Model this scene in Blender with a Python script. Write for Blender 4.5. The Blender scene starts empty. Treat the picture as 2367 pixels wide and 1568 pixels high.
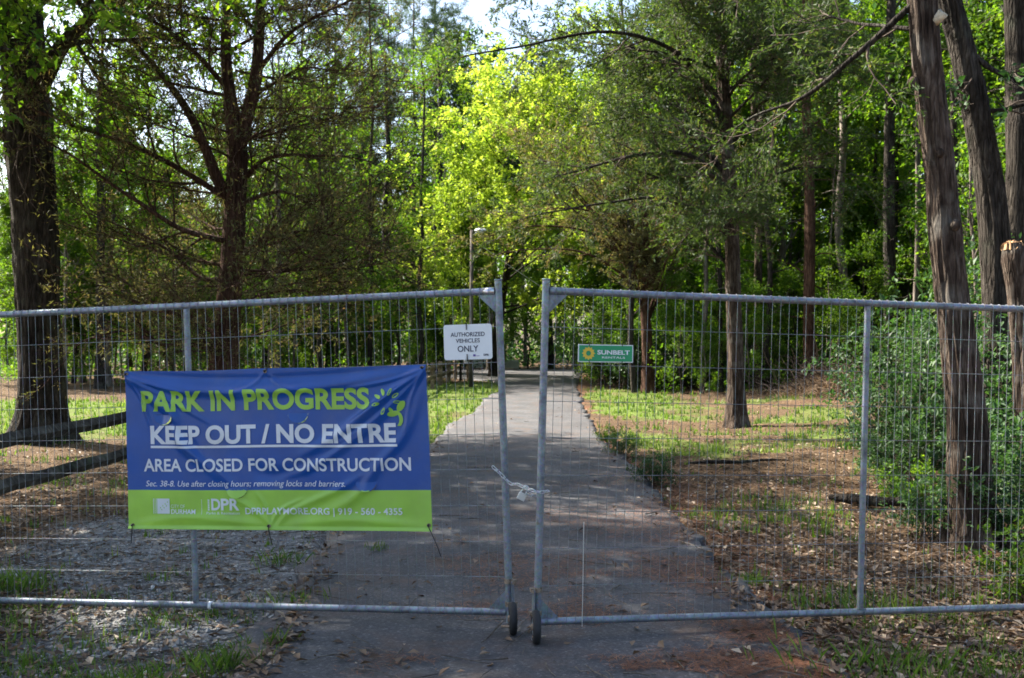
import bpy, bmesh, math, random
import numpy as np
from mathutils import Vector, Matrix
R = math.radians
scn = bpy.context.scene
C = scn.collection

# ------------------------------------------------------------------ camera, sky, sun, exposure
cam_d = bpy.data.cameras.new('camera'); cam = bpy.data.objects.new('camera', cam_d); C.objects.link(cam)
EYE = 1.58
cam.location = (0, 0, EYE); cam.rotation_euler = (R(90), 0, 0)
cam_d.sensor_width = 36; cam_d.lens = 36.5; cam_d.clip_start = .05; cam_d.clip_end = 2000
cam_d.dof.use_dof = True; cam_d.dof.focus_distance = 6.2; cam_d.dof.aperture_fstop = 6.3
scn.camera = cam
SUN_DIR = Vector((-.85, .52, 0)).normalized(); SUN_EL = R(45)
SUN_DIR = (SUN_DIR * math.cos(SUN_EL) + Vector((0, 0, math.sin(SUN_EL)))).normalized()
w = bpy.data.worlds.new('World'); scn.world = w; w.use_nodes = True
nt = w.node_tree; nt.nodes.clear()
sky = nt.nodes.new('ShaderNodeTexSky'); sky.sky_type = 'NISHITA'; sky.sun_disc = False
sky.sun_elevation = SUN_EL; sky.sun_rotation = math.atan2(SUN_DIR.x, SUN_DIR.y) % (2 * math.pi)
sky.air_density = 1.0; sky.dust_density = 2.5; sky.ozone_density = 1.0
bg = nt.nodes.new('ShaderNodeBackground'); bg.inputs[1].default_value = .088
out = nt.nodes.new('ShaderNodeOutputWorld')
nt.links.new(sky.outputs[0], bg.inputs[0]); nt.links.new(bg.outputs[0], out.inputs[0])
sl = bpy.data.lights.new('sun', 'SUN'); sl.energy = 5.0; sl.angle = R(.55); sl.color = (1, .93, .80)
so = bpy.data.objects.new('sun', sl); C.objects.link(so); so.location = (-30, 20, 40)
so.rotation_euler = (-SUN_DIR).to_track_quat('-Z', 'Y').to_euler()
scn.view_settings.view_transform = 'Standard'; scn.view_settings.look = 'None'
scn.view_settings.gamma = 1; scn.view_settings.exposure = 2.05
try: scn.view_settings.use_curve_mapping = False
except Exception: pass
scn.render.engine = 'CYCLES'
cy = scn.cycles
cy.max_bounces = 7; cy.diffuse_bounces = 4; cy.glossy_bounces = 2; cy.transmission_bounces = 5
cy.transparent_max_bounces = 4; cy.use_denoising = True; cy.sample_clamp_indirect = 6
cy.use_adaptive_sampling = True; cy.adaptive_threshold = .02; cy.filter_width = 1.7
cy.caustics_reflective = False; cy.caustics_refractive = False

# ------------------------------------------------------------------ helpers
def at(px, py, D):
    return Vector(((px - 1183.5) / 2400 * D, D, EYE - (py - 784) / 2400 * D))

def tag(o, label=None, cat=None, group=None, kind=None):
    if label: o['label'] = label
    if cat: o['category'] = cat
    if group: o['group'] = group
    if kind: o['kind'] = kind
    return o

def link(name, me, parent=None, mats=()):
    for m in mats:
        if m.name not in me.materials: me.materials.append(m)
    o = bpy.data.objects.new(name, me); C.objects.link(o)
    if parent: o.parent = parent
    return o

def empty(name, loc=(0, 0, 0), label=None, cat=None, group=None):
    o = bpy.data.objects.new(name, None); C.objects.link(o); o.location = loc
    o.empty_display_size = .2
    return tag(o, label, cat, group)

def copy_tree(o, parent=None):
    c = o.copy(); C.objects.link(c)
    if parent: c.parent = parent
    for ch in list(o.children): copy_tree(ch, c)
    return c

def npmesh(name, V, F, smooth=True, attrs=None):
    """V (n,3); F (m,3) or (m,4) int"""
    V = np.ascontiguousarray(V, dtype=np.float32); F = np.ascontiguousarray(F, dtype=np.int32)
    k = F.shape[1]
    me = bpy.data.meshes.new(name)
    me.vertices.add(len(V)); me.vertices.foreach_set('co', V.ravel())
    me.loops.add(F.size); me.loops.foreach_set('vertex_index', F.ravel())
    me.polygons.add(len(F)); me.polygons.foreach_set('loop_start', np.arange(len(F), dtype=np.int32) * k)
    me.polygons.foreach_set('use_smooth', np.full(len(F), smooth, dtype=bool))
    for n, a in (attrs or {}).items():
        at_ = me.attributes.new(n, 'FLOAT', 'POINT'); at_.data.foreach_set('value', np.ascontiguousarray(a, dtype=np.float32))
    me.update(calc_edges=True)
    return me

def vnoise(x, y, seed=0):
    xi = np.floor(x).astype(np.int64); yi = np.floor(y).astype(np.int64)
    fx = x - xi; fy = y - yi; fx = fx * fx * (3 - 2 * fx); fy = fy * fy * (3 - 2 * fy)
    def h(a, b):
        n = (a * 374761393 + b * 668265263 + seed * 974711) & 0xffffffff
        n = ((n ^ (n >> 13)) * 1274126177) & 0xffffffff
        return ((n ^ (n >> 16)) & 0xffff) / 65535.0
    return (h(xi, yi) * (1 - fx) + h(xi + 1, yi) * fx) * (1 - fy) + (h(xi, yi + 1) * (1 - fx) + h(xi + 1, yi + 1) * fx) * fy

def fbm(x, y, seed=0, o=4):
    s = 0; a = .5; t = 0
    for i in range(o):
        s = s + a * vnoise(x * 2 ** i, y * 2 ** i, seed + i * 17); t += a; a *= .5
    return s / t

def unit(a): return a / np.maximum(np.linalg.norm(a, axis=-1, keepdims=True), 1e-9)

def tubes(P, Rr, S=4):
    """P (N,K,3), Rr (N,K) -> V, F quads"""
    P = np.asarray(P, float); Rr = np.asarray(Rr, float)
    N, K, _ = P.shape
    T = np.empty_like(P); T[:, 1:-1] = P[:, 2:] - P[:, :-2]; T[:, 0] = P[:, 1] - P[:, 0]; T[:, -1] = P[:, -1] - P[:, -2]
    T = unit(T)
    D0 = unit(P[:, -1] - P[:, 0])
    ref = np.where(np.abs(D0[:, 2:3]) > .8, np.array([[1., 0, 0]]), np.array([[0, 0, 1.]]))[:, None, :]
    A = unit(np.cross(T, np.broadcast_to(ref, T.shape))); B = np.cross(T, A)
    th = np.arange(S) / S * 2 * np.pi
    V = P[:, :, None, :] + Rr[:, :, None, None] * (np.cos(th)[None, None, :, None] * A[:, :, None, :] + np.sin(th)[None, None, :, None] * B[:, :, None, :])
    i = np.arange(N * K * S).reshape(N, K, S)
    a = i[:, :-1]; b = np.roll(a, -1, axis=2); c = i[:, 1:]; d = np.roll(c, -1, axis=2)
    F = np.stack([a, c, d, b], -1).reshape(-1, 4)[:, ::-1]
    return V.reshape(-1, 3), F

def join(parts):
    Vs, Fs, n = [], [], 0
    for V, F in parts:
        Vs.append(V); Fs.append(F + n); n += len(V)
    return np.concatenate(Vs), np.concatenate(Fs)

def box(cx, cy, cz, sx, sy, sz):
    V = np.array([[x, y, z] for x in (-.5, .5) for y in (-.5, .5) for z in (-.5, .5)]) * (sx, sy, sz) + (cx, cy, cz)
    F = np.array([[0, 1, 3, 2], [4, 6, 7, 5], [0, 4, 5, 1], [2, 3, 7, 6], [0, 2, 6, 4], [1, 5, 7, 3]])
    return V, F

def bevel_mesh(me, off, seg=2):
    bm = bmesh.new(); bm.from_mesh(me)
    bmesh.ops.bevel(bm, geom=bm.edges[:], offset=off, segments=seg, affect='EDGES', profile=.5)
    bm.to_mesh(me); bm.free(); return me

def cyl(p0, p1, r, S=24, r2=None, cap=True):
    p0 = np.array(p0, float); p1 = np.array(p1, float)
    r2 = r if r2 is None else r2
    V, F = tubes(np.array([[p0, p1]]), np.array([[r, r2]]), S)
    if cap:
        n = len(V); V = np.vstack([V, p0, p1])
        i = np.arange(S); j = (i + 1) % S
        F = np.vstack([F, np.stack([i, i, j, np.full(S, n)], -1)[:, [0, 2, 3, 3]] * 1])
        F = F[:-S]
        caps = [[a, b, n, n] for a, b in zip(i, j)] + [[S + b, S + a, n + 1, n + 1] for a, b in zip(i, j)]
        return V, F, np.array(caps)[:, :3]
    return V, F

def bmobj(name, fn, parent=None, mats=(), smooth=True, bevel=0):
    bm = bmesh.new(); fn(bm)
    if bevel: bmesh.ops.bevel(bm, geom=bm.edges[:], offset=bevel, segments=2, affect='EDGES', profile=.5)
    me = bpy.data.meshes.new(name); bm.to_mesh(me); bm.free()
    for p in me.polygons: p.use_smooth = smooth
    return link(name, me, parent, mats)

def bm_cyl(bm, p0, p1, r, S=24, r2=None):
    p0 = Vector(p0); p1 = Vector(p1); d = p1 - p0
    m = Matrix.Translation((p0 + p1) / 2) @ d.to_track_quat('Z', 'Y').to_matrix().to_4x4()
    bmesh.ops.create_cone(bm, cap_ends=True, segments=S, radius1=r, radius2=r if r2 is None else r2, depth=d.length, matrix=m)

def bm_box(bm, c, s, rot=None):
    m = Matrix.Translation(c) @ (rot.to_4x4() if rot else Matrix()) @ Matrix.Diagonal((*s, 1))
    bmesh.ops.create_cube(bm, size=1, matrix=m)

def shade_auto(o, ang=35):
    me = o.data
    try: me.set_sharp_from_angle(angle=R(ang))
    except Exception: pass

# ------------------------------------------------------------------ materials
def newmat(name):
    m = bpy.data.materials.new(name); m.use_nodes = True; n = m.node_tree; n.nodes.clear()
    o = n.nodes.new('ShaderNodeOutputMaterial')
    return m, n, o

def N(n, t, **kw):
    x = n.nodes.new(t)
    for k, v in kw.items(): setattr(x, k, v)
    return x

def ramp(n, stops, fac=None):
    r = n.nodes.new('ShaderNodeValToRGB'); e = r.color_ramp.elements
    while len(e) < len(stops): e.new(.5)
    for s, (p, c) in zip(e, stops): s.position = p; s.color = (*c, 1)
    if fac is not None: n.links.new(fac, r.inputs[0])
    return r

def mixc(n, f, a, b, mode='MIX'):
    m = n.nodes.new('ShaderNodeMix'); m.data_type = 'RGBA'; m.blend_type = mode
    for s, v in ((0, f), (6, a), (7, b)):
        if hasattr(v, 'is_linked') or hasattr(v, 'links'): n.links.new(v, m.inputs[s])
        else: m.inputs[s].default_value = v if s == 0 else (*v, 1)
    return m.outputs[2]

def simple(name, col, rough=.5, metal=0, noise=0, nscale=20, bump=0, spec=.5):
    m, n, o = newmat(name); b = N(n, 'ShaderNodeBsdfPrincipled')
    b.inputs['Roughness'].default_value = rough; b.inputs['Metallic'].default_value = metal
    b.inputs['Specular IOR Level'].default_value = spec
    b.inputs['Base Color'].default_value = (*col, 1)
    if noise or bump:
        tc = N(n, 'ShaderNodeTexCoord'); nz = N(n, 'ShaderNodeTexNoise'); nz.inputs['Scale'].default_value = nscale; nz.inputs['Detail'].default_value = 6
        n.links.new(tc.outputs['Object'], nz.inputs['Vector'])
        if noise:
            rr = ramp(n, [(.3, tuple(c * (1 - noise) for c in col)), (.7, tuple(min(1, c * (1 + noise)) for c in col))], nz.outputs[0])
            n.links.new(rr.outputs[0], b.inputs['Base Color'])
        if bump:
            bp = N(n, 'ShaderNodeBump'); bp.inputs['Strength'].default_value = bump; bp.inputs['Distance'].default_value = .002
            n.links.new(nz.outputs[0], bp.inputs['Height']); n.links.new(bp.outputs[0], b.inputs['Normal'])
    n.links.new(b.outputs[0], o.inputs[0]); return m

def leafmat(name, stops, trans=.45, rough=.5, objvar=.25, ttint=(1.15, 1.25, .5)):
    m, n, o = newmat(name)
    a = N(n, 'ShaderNodeAttribute', attribute_name='rnd')
    r = ramp(n, stops, a.outputs['Fac'])
    oi = N(n, 'ShaderNodeObjectInfo'); hs = N(n, 'ShaderNodeHueSaturation')
    mr = N(n, 'ShaderNodeMapRange'); mr.inputs[3].default_value = 1 - objvar; mr.inputs[4].default_value = 1 + objvar
    n.links.new(oi.outputs['Random'], mr.inputs[0]); n.links.new(mr.outputs[0], hs.inputs['Value'])
    n.links.new(r.outputs[0], hs.inputs['Color'])
    p = N(n, 'ShaderNodeBsdfPrincipled'); p.inputs['Roughness'].default_value = rough; p.inputs['Specular IOR Level'].default_value = .35
    n.links.new(hs.outputs[0], p.inputs['Base Color'])
    t = N(n, 'ShaderNodeBsdfTranslucent')
    tc = mixc(n, 1.0, hs.outputs[0], ttint, 'MULTIPLY'); n.links.new(tc, t.inputs[0])
    mx = N(n, 'ShaderNodeMixShader'); mx.inputs[0].default_value = trans
    n.links.new(p.outputs[0], mx.inputs[1]); n.links.new(t.outputs[0], mx.inputs[2]); n.links.new(mx.outputs[0], o.inputs[0])
    return m

def barkmat(name, c1, c2, c3, zs=1.2, xs=14, bump=.6, lichen=None):
    m, n, o = newmat(name)
    tc = N(n, 'ShaderNodeTexCoord'); mp = N(n, 'ShaderNodeMapping'); mp.inputs['Scale'].default_value = (xs, xs, zs)
    n.links.new(tc.outputs['Object'], mp.inputs[0])
    nz = N(n, 'ShaderNodeTexNoise'); nz.inputs['Scale'].default_value = 1; nz.inputs['Detail'].default_value = 8; nz.inputs['Roughness'].default_value = .65; nz.inputs['Distortion'].default_value = .4
    n.links.new(mp.outputs[0], nz.inputs['Vector'])
    r = ramp(n, [(.32, c1), (.5, c2), (.68, c3)], nz.outputs[0])
    n2 = N(n, 'ShaderNodeTexNoise'); n2.inputs['Scale'].default_value = 1.7; n2.inputs['Detail'].default_value = 5
    n.links.new(tc.outputs['Object'], n2.inputs['Vector'])
    r2 = ramp(n, [(.36, (.42, .40, .38)), (.64, (1.25, 1.25, 1.25))], n2.outputs[0])
    col = mixc(n, .8, r.outputs[0], r2.outputs[0], 'MULTIPLY')
    if lichen:
        n3 = N(n, 'ShaderNodeTexNoise'); n3.inputs['Scale'].default_value = 3.1; n3.inputs['Detail'].default_value = 7
        n.links.new(tc.outputs['Object'], n3.inputs['Vector'])
        r3 = ramp(n, [(.55, (0, 0, 0)), (.7, (.6, .6, .6))], n3.outputs[0])
        col = mixc(n, r3.outputs[0], col, lichen)
    mp2 = N(n, 'ShaderNodeMapping'); mp2.inputs['Scale'].default_value = (xs * 1.2, xs * 1.2, zs * .55); wv = N(n, 'ShaderNodeVectorMath', operation='MULTIPLY_ADD')
    n.links.new(tc.outputs['Object'], mp2.inputs[0]); n.links.new(n2.outputs['Color'], wv.inputs[0]); wv.inputs[1].default_value = (3, 3, 3); n.links.new(mp2.outputs[0], wv.inputs[2])
    vp = N(n, 'ShaderNodeTexVoronoi', feature='DISTANCE_TO_EDGE'); vp.inputs['Scale'].default_value = .8; n.links.new(wv.outputs[0], vp.inputs['Vector'])
    pl = ramp(n, [(0, (.32, .30, .28)), (.16, (1.1, 1.1, 1.1))], vp.outputs[0]); col = mixc(n, .5, col, pl.outputs[0], 'MULTIPLY')
    b = N(n, 'ShaderNodeBsdfPrincipled'); b.inputs['Roughness'].default_value = .9; b.inputs['Specular IOR Level'].default_value = .15
    n.links.new(col, b.inputs['Base Color'])
    bp = N(n, 'ShaderNodeBump'); bp.inputs['Strength'].default_value = bump; bp.inputs['Distance'].default_value = .03
    hs_ = N(n, 'ShaderNodeMath', operation='MULTIPLY_ADD'); n.links.new(pl.outputs[0], hs_.inputs[0]); hs_.inputs[1].default_value = .6; n.links.new(nz.outputs[0], hs_.inputs[2])
    n.links.new(hs_.outputs[0], bp.inputs['Height']); n.links.new(bp.outputs[0], b.inputs['Normal'])
    n.links.new(b.outputs[0], o.inputs[0]); return m

M = {}
M['oak_bark'] = barkmat('oak_bark', (.016, .013, .011), (.045, .037, .031), (.095, .082, .07), 5, 22, 1.0, (.075, .08, .06))
M['cedar_bark'] = barkmat('cedar_bark', (.026, .017, .013), (.078, .055, .042), (.165, .132, .108), 4.2, 24, 1.0, (.25, .23, .20))
M['cedar_bark_red'] = barkmat('cedar_bark_red', (.03, .014, .01), (.085, .044, .029), (.17, .105, .072), 3.6, 26, .9)
M['grey_bark'] = barkmat('grey_bark', (.06, .05, .042), (.17, .14, .12), (.34, .30, .26), 1.5, 14, .6, (.2, .21, .16))
M['cut_wood'] = simple('cut_wood', (.40, .23, .11), .8, 0, .4, 18, .4)
M['pale_wood'] = simple('pale_wood', (.55, .48, .36), .8, 0, .3, 30, .4)
M['leaf_green'] = leafmat('leaf_green', [(0, (.038, .10, .014)), (.5, (.082, .175, .022)), (1, (.16, .25, .032))], .6, .5, .3, (1.35, 1.3, .4))
M['leaf_bright'] = leafmat('leaf_bright', [(0, (.17, .27, .035)), (.5, (.30, .40, .055)), (1, (.43, .52, .10))], .6, .5, .1, (1.15, 1.15, .6))
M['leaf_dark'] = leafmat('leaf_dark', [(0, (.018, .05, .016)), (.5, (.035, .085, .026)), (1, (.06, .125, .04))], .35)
M['cedar_leaf'] = leafmat('cedar_leaf', [(0, (.026, .052, .018)), (.5, (.055, .098, .03)), (.85, (.09, .14, .042)), (1, (.15, .11, .05))], .5, .6, .1, (1.2, 1.1, .5))
M['dry_cedar_leaf'] = leafmat('dry_cedar_leaf', [(0, (.07, .082, .034)), (.45, (.13, .14, .055)), (.8, (.19, .165, .08)), (1, (.24, .16, .09))], .5, .6, .1, (1.2, 1.1, .6))
M['pine_needle'] = leafmat('pine_needle', [(0, (.035, .07, .03)), (.5, (.06, .11, .045)), (1, (.10, .15, .065))], .35)
M['shrub_leaf'] = leafmat('shrub_leaf', [(0, (.02, .055, .02)), (.5, (.04, .095, .034)), (1, (.085, .15, .055))], .4, .55)
M['grass'] = leafmat('grass', [(0, (.05, .10, .014)), (.5, (.10, .185, .024)), (.8, (.17, .23, .05)), (1, (.34, .29, .15))], .45, .5, 0, (1.1, 1.2, .5))
M['dead_leaf'] = leafmat('dead_leaf', [(0, (.045, .027, .017)), (.4, (.115, .073, .046)), (.75, (.25, .175, .115)), (1, (.46, .37, .27))], .15, .6, 0, (1.2, 1, .7))
M['needle'] = leafmat('needle', [(0, (.07, .028, .015)), (.5, (.20, .08, .038)), (1, (.34, .16, .085))], .1, .6, 0, (1.1, 1, .8))
M['twig'] = simple('twig', (.075, .052, .038), .9, 0, .35, 6)
M['brush_straw'] = leafmat('brush_straw', [(0, (.14, .085, .05)), (.5, (.27, .18, .11)), (1, (.44, .32, .21))], .2, .7, 0, (1.1, 1, .8))

def stone_mat():
    m, n, o = newmat('gravel_stone'); a = N(n, 'ShaderNodeAttribute', attribute_name='rnd')
    r = ramp(n, [(0, (.09, .085, .08)), (.4, (.20, .20, .195)), (.8, (.34, .34, .33)), (.93, (.46, .45, .43)), (1, (.30, .2, .13))], a.outputs['Fac'])
    b = N(n, 'ShaderNodeBsdfPrincipled'); b.inputs['Roughness'].default_value = .85
    n.links.new(r.outputs[0], b.inputs['Base Color']); n.links.new(b.outputs[0], o.inputs[0]); return m
M['stone'] = stone_mat()

def galv(name, base=(.22, .25, .29), rough=.5, metal=.55, dirt=.35):
    m, n, o = newmat(name); tc = N(n, 'ShaderNodeTexCoord')
    nz = N(n, 'ShaderNodeTexNoise'); nz.inputs['Scale'].default_value = 9; nz.inputs['Detail'].default_value = 7; nz.inputs['Roughness'].default_value = .7
    vo = N(n, 'ShaderNodeTexVoronoi'); vo.inputs['Scale'].default_value = 90
    n.links.new(tc.outputs['Object'], nz.inputs['Vector']); n.links.new(tc.outputs['Object'], vo.inputs['Vector'])
    r = ramp(n, [(.3, tuple(c * (1 - dirt * 1.5) for c in base)), (.5, base), (.7, tuple(c * 1.35 for c in base))], nz.outputs[0])
    n5 = N(n, 'ShaderNodeTexNoise'); n5.inputs['Scale'].default_value = 31; n5.inputs['Detail'].default_value = 8; n.links.new(tc.outputs['Object'], n5.inputs['Vector'])
    r5 = ramp(n, [(.64, (0, 0, 0)), (.72, (.55, .55, .55))], n5.outputs[0])
    rc = mixc(n, r5.outputs[0], r.outputs[0], (.16, .10, .065))
    c = mixc(n, .16, rc, vo.outputs['Color'], 'OVERLAY')
    b = N(n, 'ShaderNodeBsdfPrincipled'); b.inputs['Metallic'].default_value = metal
    r2 = ramp(n, [(.3, (rough + .15,) * 3), (.7, (rough - .08,) * 3)], nz.outputs[0])
    n.links.new(c, b.inputs['Base Color']); n.links.new(r2.outputs[0], b.inputs['Roughness'])
    n.links.new(b.outputs[0], o.inputs[0]); return m
M['galv'] = galv('galvanised_steel')
M['wire'] = galv('galvanised_wire', (.20, .215, .23), .55, .5, .3)
M['chain'] = galv('bright_zinc', (.62, .63, .65), .28, .9, .25)
M['rust'] = simple('rusty_clamp', (.26, .20, .15), .6, .5, .6, 60)
M['tyre'] = simple('black_rubber', (.018, .018, .02), .75, 0, .3, 40)
M['black_tie'] = simple('black_plastic', (.012, .012, .014), .45)
M['white_paint'] = simple('white_sign_face', (.74, .77, .80), .35, 0, .04, 12)
M['navy'] = simple('navy_print', (.012, .02, .06), .4)
M['purple'] = simple('purple_print', (.10, .06, .30), .4)
M['sign_green'] = simple('green_sign_face', (.010, .29, .12), .35, 0, .08, 10)
M['sign_yellow'] = simple('yellow_print', (.72, .50, .05), .4)
M['lamp_metal'] = simple('lamp_metal', (.62, .62, .60), .4, .3)
M['pole_wood'] = barkmat('pole_wood', (.08, .07, .06), (.15, .13, .11), (.24, .21, .18), .8, 20, .3)
M['rail_wood'] = barkmat('rail_wood', (.03, .025, .02), (.07, .06, .047), (.14, .12, .095), 8, 8, .4, (.07, .09, .04))
M['rail_wood_tan'] = barkmat('rail_wood_tan', (.15, .11, .07), (.29, .22, .14), (.42, .33, .22), 8, 8, .3)
M['concrete'] = simple('pale_block_face', (.52, .50, .45), .9, 0, .2, 3, .3)

BANNER_BACK = .75
def vinyl(name, col, rough=.31):
    m, n, o = newmat(name); tc = N(n, 'ShaderNodeTexCoord')
    nz = N(n, 'ShaderNodeTexNoise'); nz.inputs['Scale'].default_value = 5; nz.inputs['Detail'].default_value = 8
    n.links.new(tc.outputs['Object'], nz.inputs['Vector'])
    r = ramp(n, [(.3, tuple(c * .88 for c in col)), (.7, tuple(min(1, c * 1.08) for c in col))], nz.outputs[0])
    dn_ = N(n, 'ShaderNodeTexNoise'); dn_.inputs['Scale'].default_value = 2.3; dn_.inputs['Detail'].default_value = 10; dn_.inputs['Roughness'].default_value = .75
    n.links.new(tc.outputs['Object'], dn_.inputs['Vector']); dr_ = ramp(n, [(.48, (0, 0, 0)), (.75, (.22, .22, .22))], dn_.outputs[0])
    dirty = mixc(n, dr_.outputs[0], r.outputs[0], (.22, .21, .19))
    wv = N(n, 'ShaderNodeTexNoise'); wv.inputs['Scale'].default_value = 14; wv.inputs['Detail'].default_value = 3
    n.links.new(tc.outputs['Object'], wv.inputs['Vector'])
    bp = N(n, 'ShaderNodeBump'); bp.inputs['Strength'].default_value = .25; bp.inputs['Distance'].default_value = .006
    n.links.new(wv.outputs[0], bp.inputs['Height'])
    b = N(n, 'ShaderNodeBsdfPrincipled'); b.inputs['Roughness'].default_value = rough; b.inputs['Specular IOR Level'].default_value = .55
    t = N(n, 'ShaderNodeBsdfTranslucent'); mx = N(n, 'ShaderNodeMixShader'); mx.inputs[0].default_value = .12
    n.links.new(dirty, b.inputs['Base Color']); n.links.new(r.outputs[0], t.inputs[0]); n.links.new(bp.outputs[0], b.inputs['Normal'])
    n.links.new(b.outputs[0], mx.inputs[1]); n.links.new(t.outputs[0], mx.inputs[2]); n.links.new(mx.outputs[0], o.inputs[0]); return m
M['vinyl_blue'] = vinyl('blue_vinyl', (.004, .072, .34))
M['vinyl_green'] = vinyl('green_vinyl', (.33, .60, .075))
M['vinyl_white'] = vinyl('white_vinyl', (.74, .78, .84))

# ------------------------------------------------------------------ zones of the ground
YL = np.array([-60, 4.8, 5.7, 7.5, 11, 15.5, 18.7, 22.4, 27.3, 31.5, 36, 39, 42, 45, 48, 53.])
XL = np.array([-1.4, -1.3, -1.33, -1.46, -1.48, -1.2, -1.13, -.82, -.72, -.30, -.35, -.8, -2.2, -6, -12, -14.])
YR = np.array([-60, 4.84, 6.7, 8.9, 12, 17.6, 24.3, 34, 48.6, 53.])
XR = np.array([1.7, 1.57, 1.44, 1.47, 1.48, 1.42, 1.64, 2.08, 3.2, 4.5])
def road_l(y): return np.interp(y, YL, XL)
def road_r(y): return np.interp(y, YR, XR)

def sstep(a, b, x):
    t = np.clip((x - a) / (b - a), 0, 1); return t * t * (3 - 2 * t)

def zones(x, y):
    l = road_l(y); r = road_r(y)
    dl = l - x; dr = x - r                     # metres off the road to each side
    n1 = fbm(x * .55, y * .55, 3); n2 = fbm(x * 1.7, y * 1.7, 11); n3 = fbm(x * .25, y * .25, 29)
    grass = np.zeros_like(x); gravel = np.zeros_like(x)
    left = dl > 0; right = dr > 0
    # left shoulder: gravel in front, litter under the rail fence, lawn beyond
    gv = sstep(2.9, 1.6, dl + (n1 - .5) * 2.5) * sstep(11.5, 8.5, y + (n1 - .5) * 4)
    gv = np.maximum(gv, sstep(5.9, 5.2, y + (n2 - .5) * 1.0 + .15 * dl))
    bank = sstep(.9, 1.6, dl) * sstep(4.9, 5.3, y + .1 * dl + (n2 - .5)) * sstep(6.6, 6.0, y - .25 * dl + (n2 - .5))
    gv = gv * (1 - .8 * bank)
    gravel = np.where(left, gv, gravel)
    gl = sstep(16.5, 18.5, y + (n1 - .5) * 3) * (1 - .0 * n1)
    gl = np.maximum(gl, .22 * sstep(.50, .62, n2) * sstep(4, 6, y)) 
    gl = np.maximum(gl, sstep(13, 17, y) * sstep(2.4, 1.0, dl) * .9) * (.55 + .45 * sstep(.35, .55, n2))
    gl = np.maximum(gl * sstep(42, 34, y), .6 * sstep(40, 46, y))
    gl = gl * (1 - sstep(-4.5, -6, x) * sstep(26, 30, y)) * (1 - .6 * sstep(18, 21, y) * sstep(26, 22, y) * sstep(.35, .65, n2))
    grass = np.where(left, gl * (1 - .75 * gv), grass)
    # right side: patches of grass in leaf litter, greener near the road further off
    gr = sstep(.47, .64, n1) * (.13 + .42 * sstep(7, 13, y))
    gr = np.maximum(gr, sstep(19, 22, y) * sstep(3.8, 1.8, dr + (n2 - .5) * 2) * (.35 + .6 * sstep(.35, .6, n2)))
    gr = np.maximum(gr, sstep(13.5, 16, y + (n1 - .5) * 3) * sstep(20, 17, y + (n2 - .5) * 3) * sstep(.3, .6, n2) * .65)
    gr = gr * sstep(0.05, .5, dr + (n2 - .5) * .8)
    gr = np.maximum(gr * sstep(36, 30, y) * sstep(9.5, 6, dr), .6 * sstep(44, 52, y))
    grass = np.where(right, gr, grass)
    needle = np.where(right, .7 * sstep(.8, .1, dr) * sstep(.35, .6, n2) + .35 * sstep(.55, .7, n3), .25 * sstep(.5, .65, n2) * sstep(1.5, .2, dl))
    return np.clip(grass, 0, 1), np.clip(gravel, 0, 1), np.clip(needle, 0, 1), left, right

def gheight(x, y):
    l = road_l(y); r = road_r(y); d = np.maximum(l - x, x - r)
    h = (fbm(x * .5, y * .5, 5) - .5) * .16 + (fbm(x * 2.2, y * 2.2, 8) - .5) * .05 + (fbm(x * 9, y * 9, 9) - .5) * .018
    off = sstep(0, 1.2, d)
    z = -.015 + h * (.25 + .75 * off) * sstep(-.05, .3, d)
    z = z + .10 * sstep(2.5, 6, x - r) * sstep(6, 12, y)
    z = np.where(d < .02, -.07, z)
    left = (l - x) > 0
    z = z + np.where(left, -.05 * sstep(.3, 3, l - x), 0)
    return z

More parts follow.
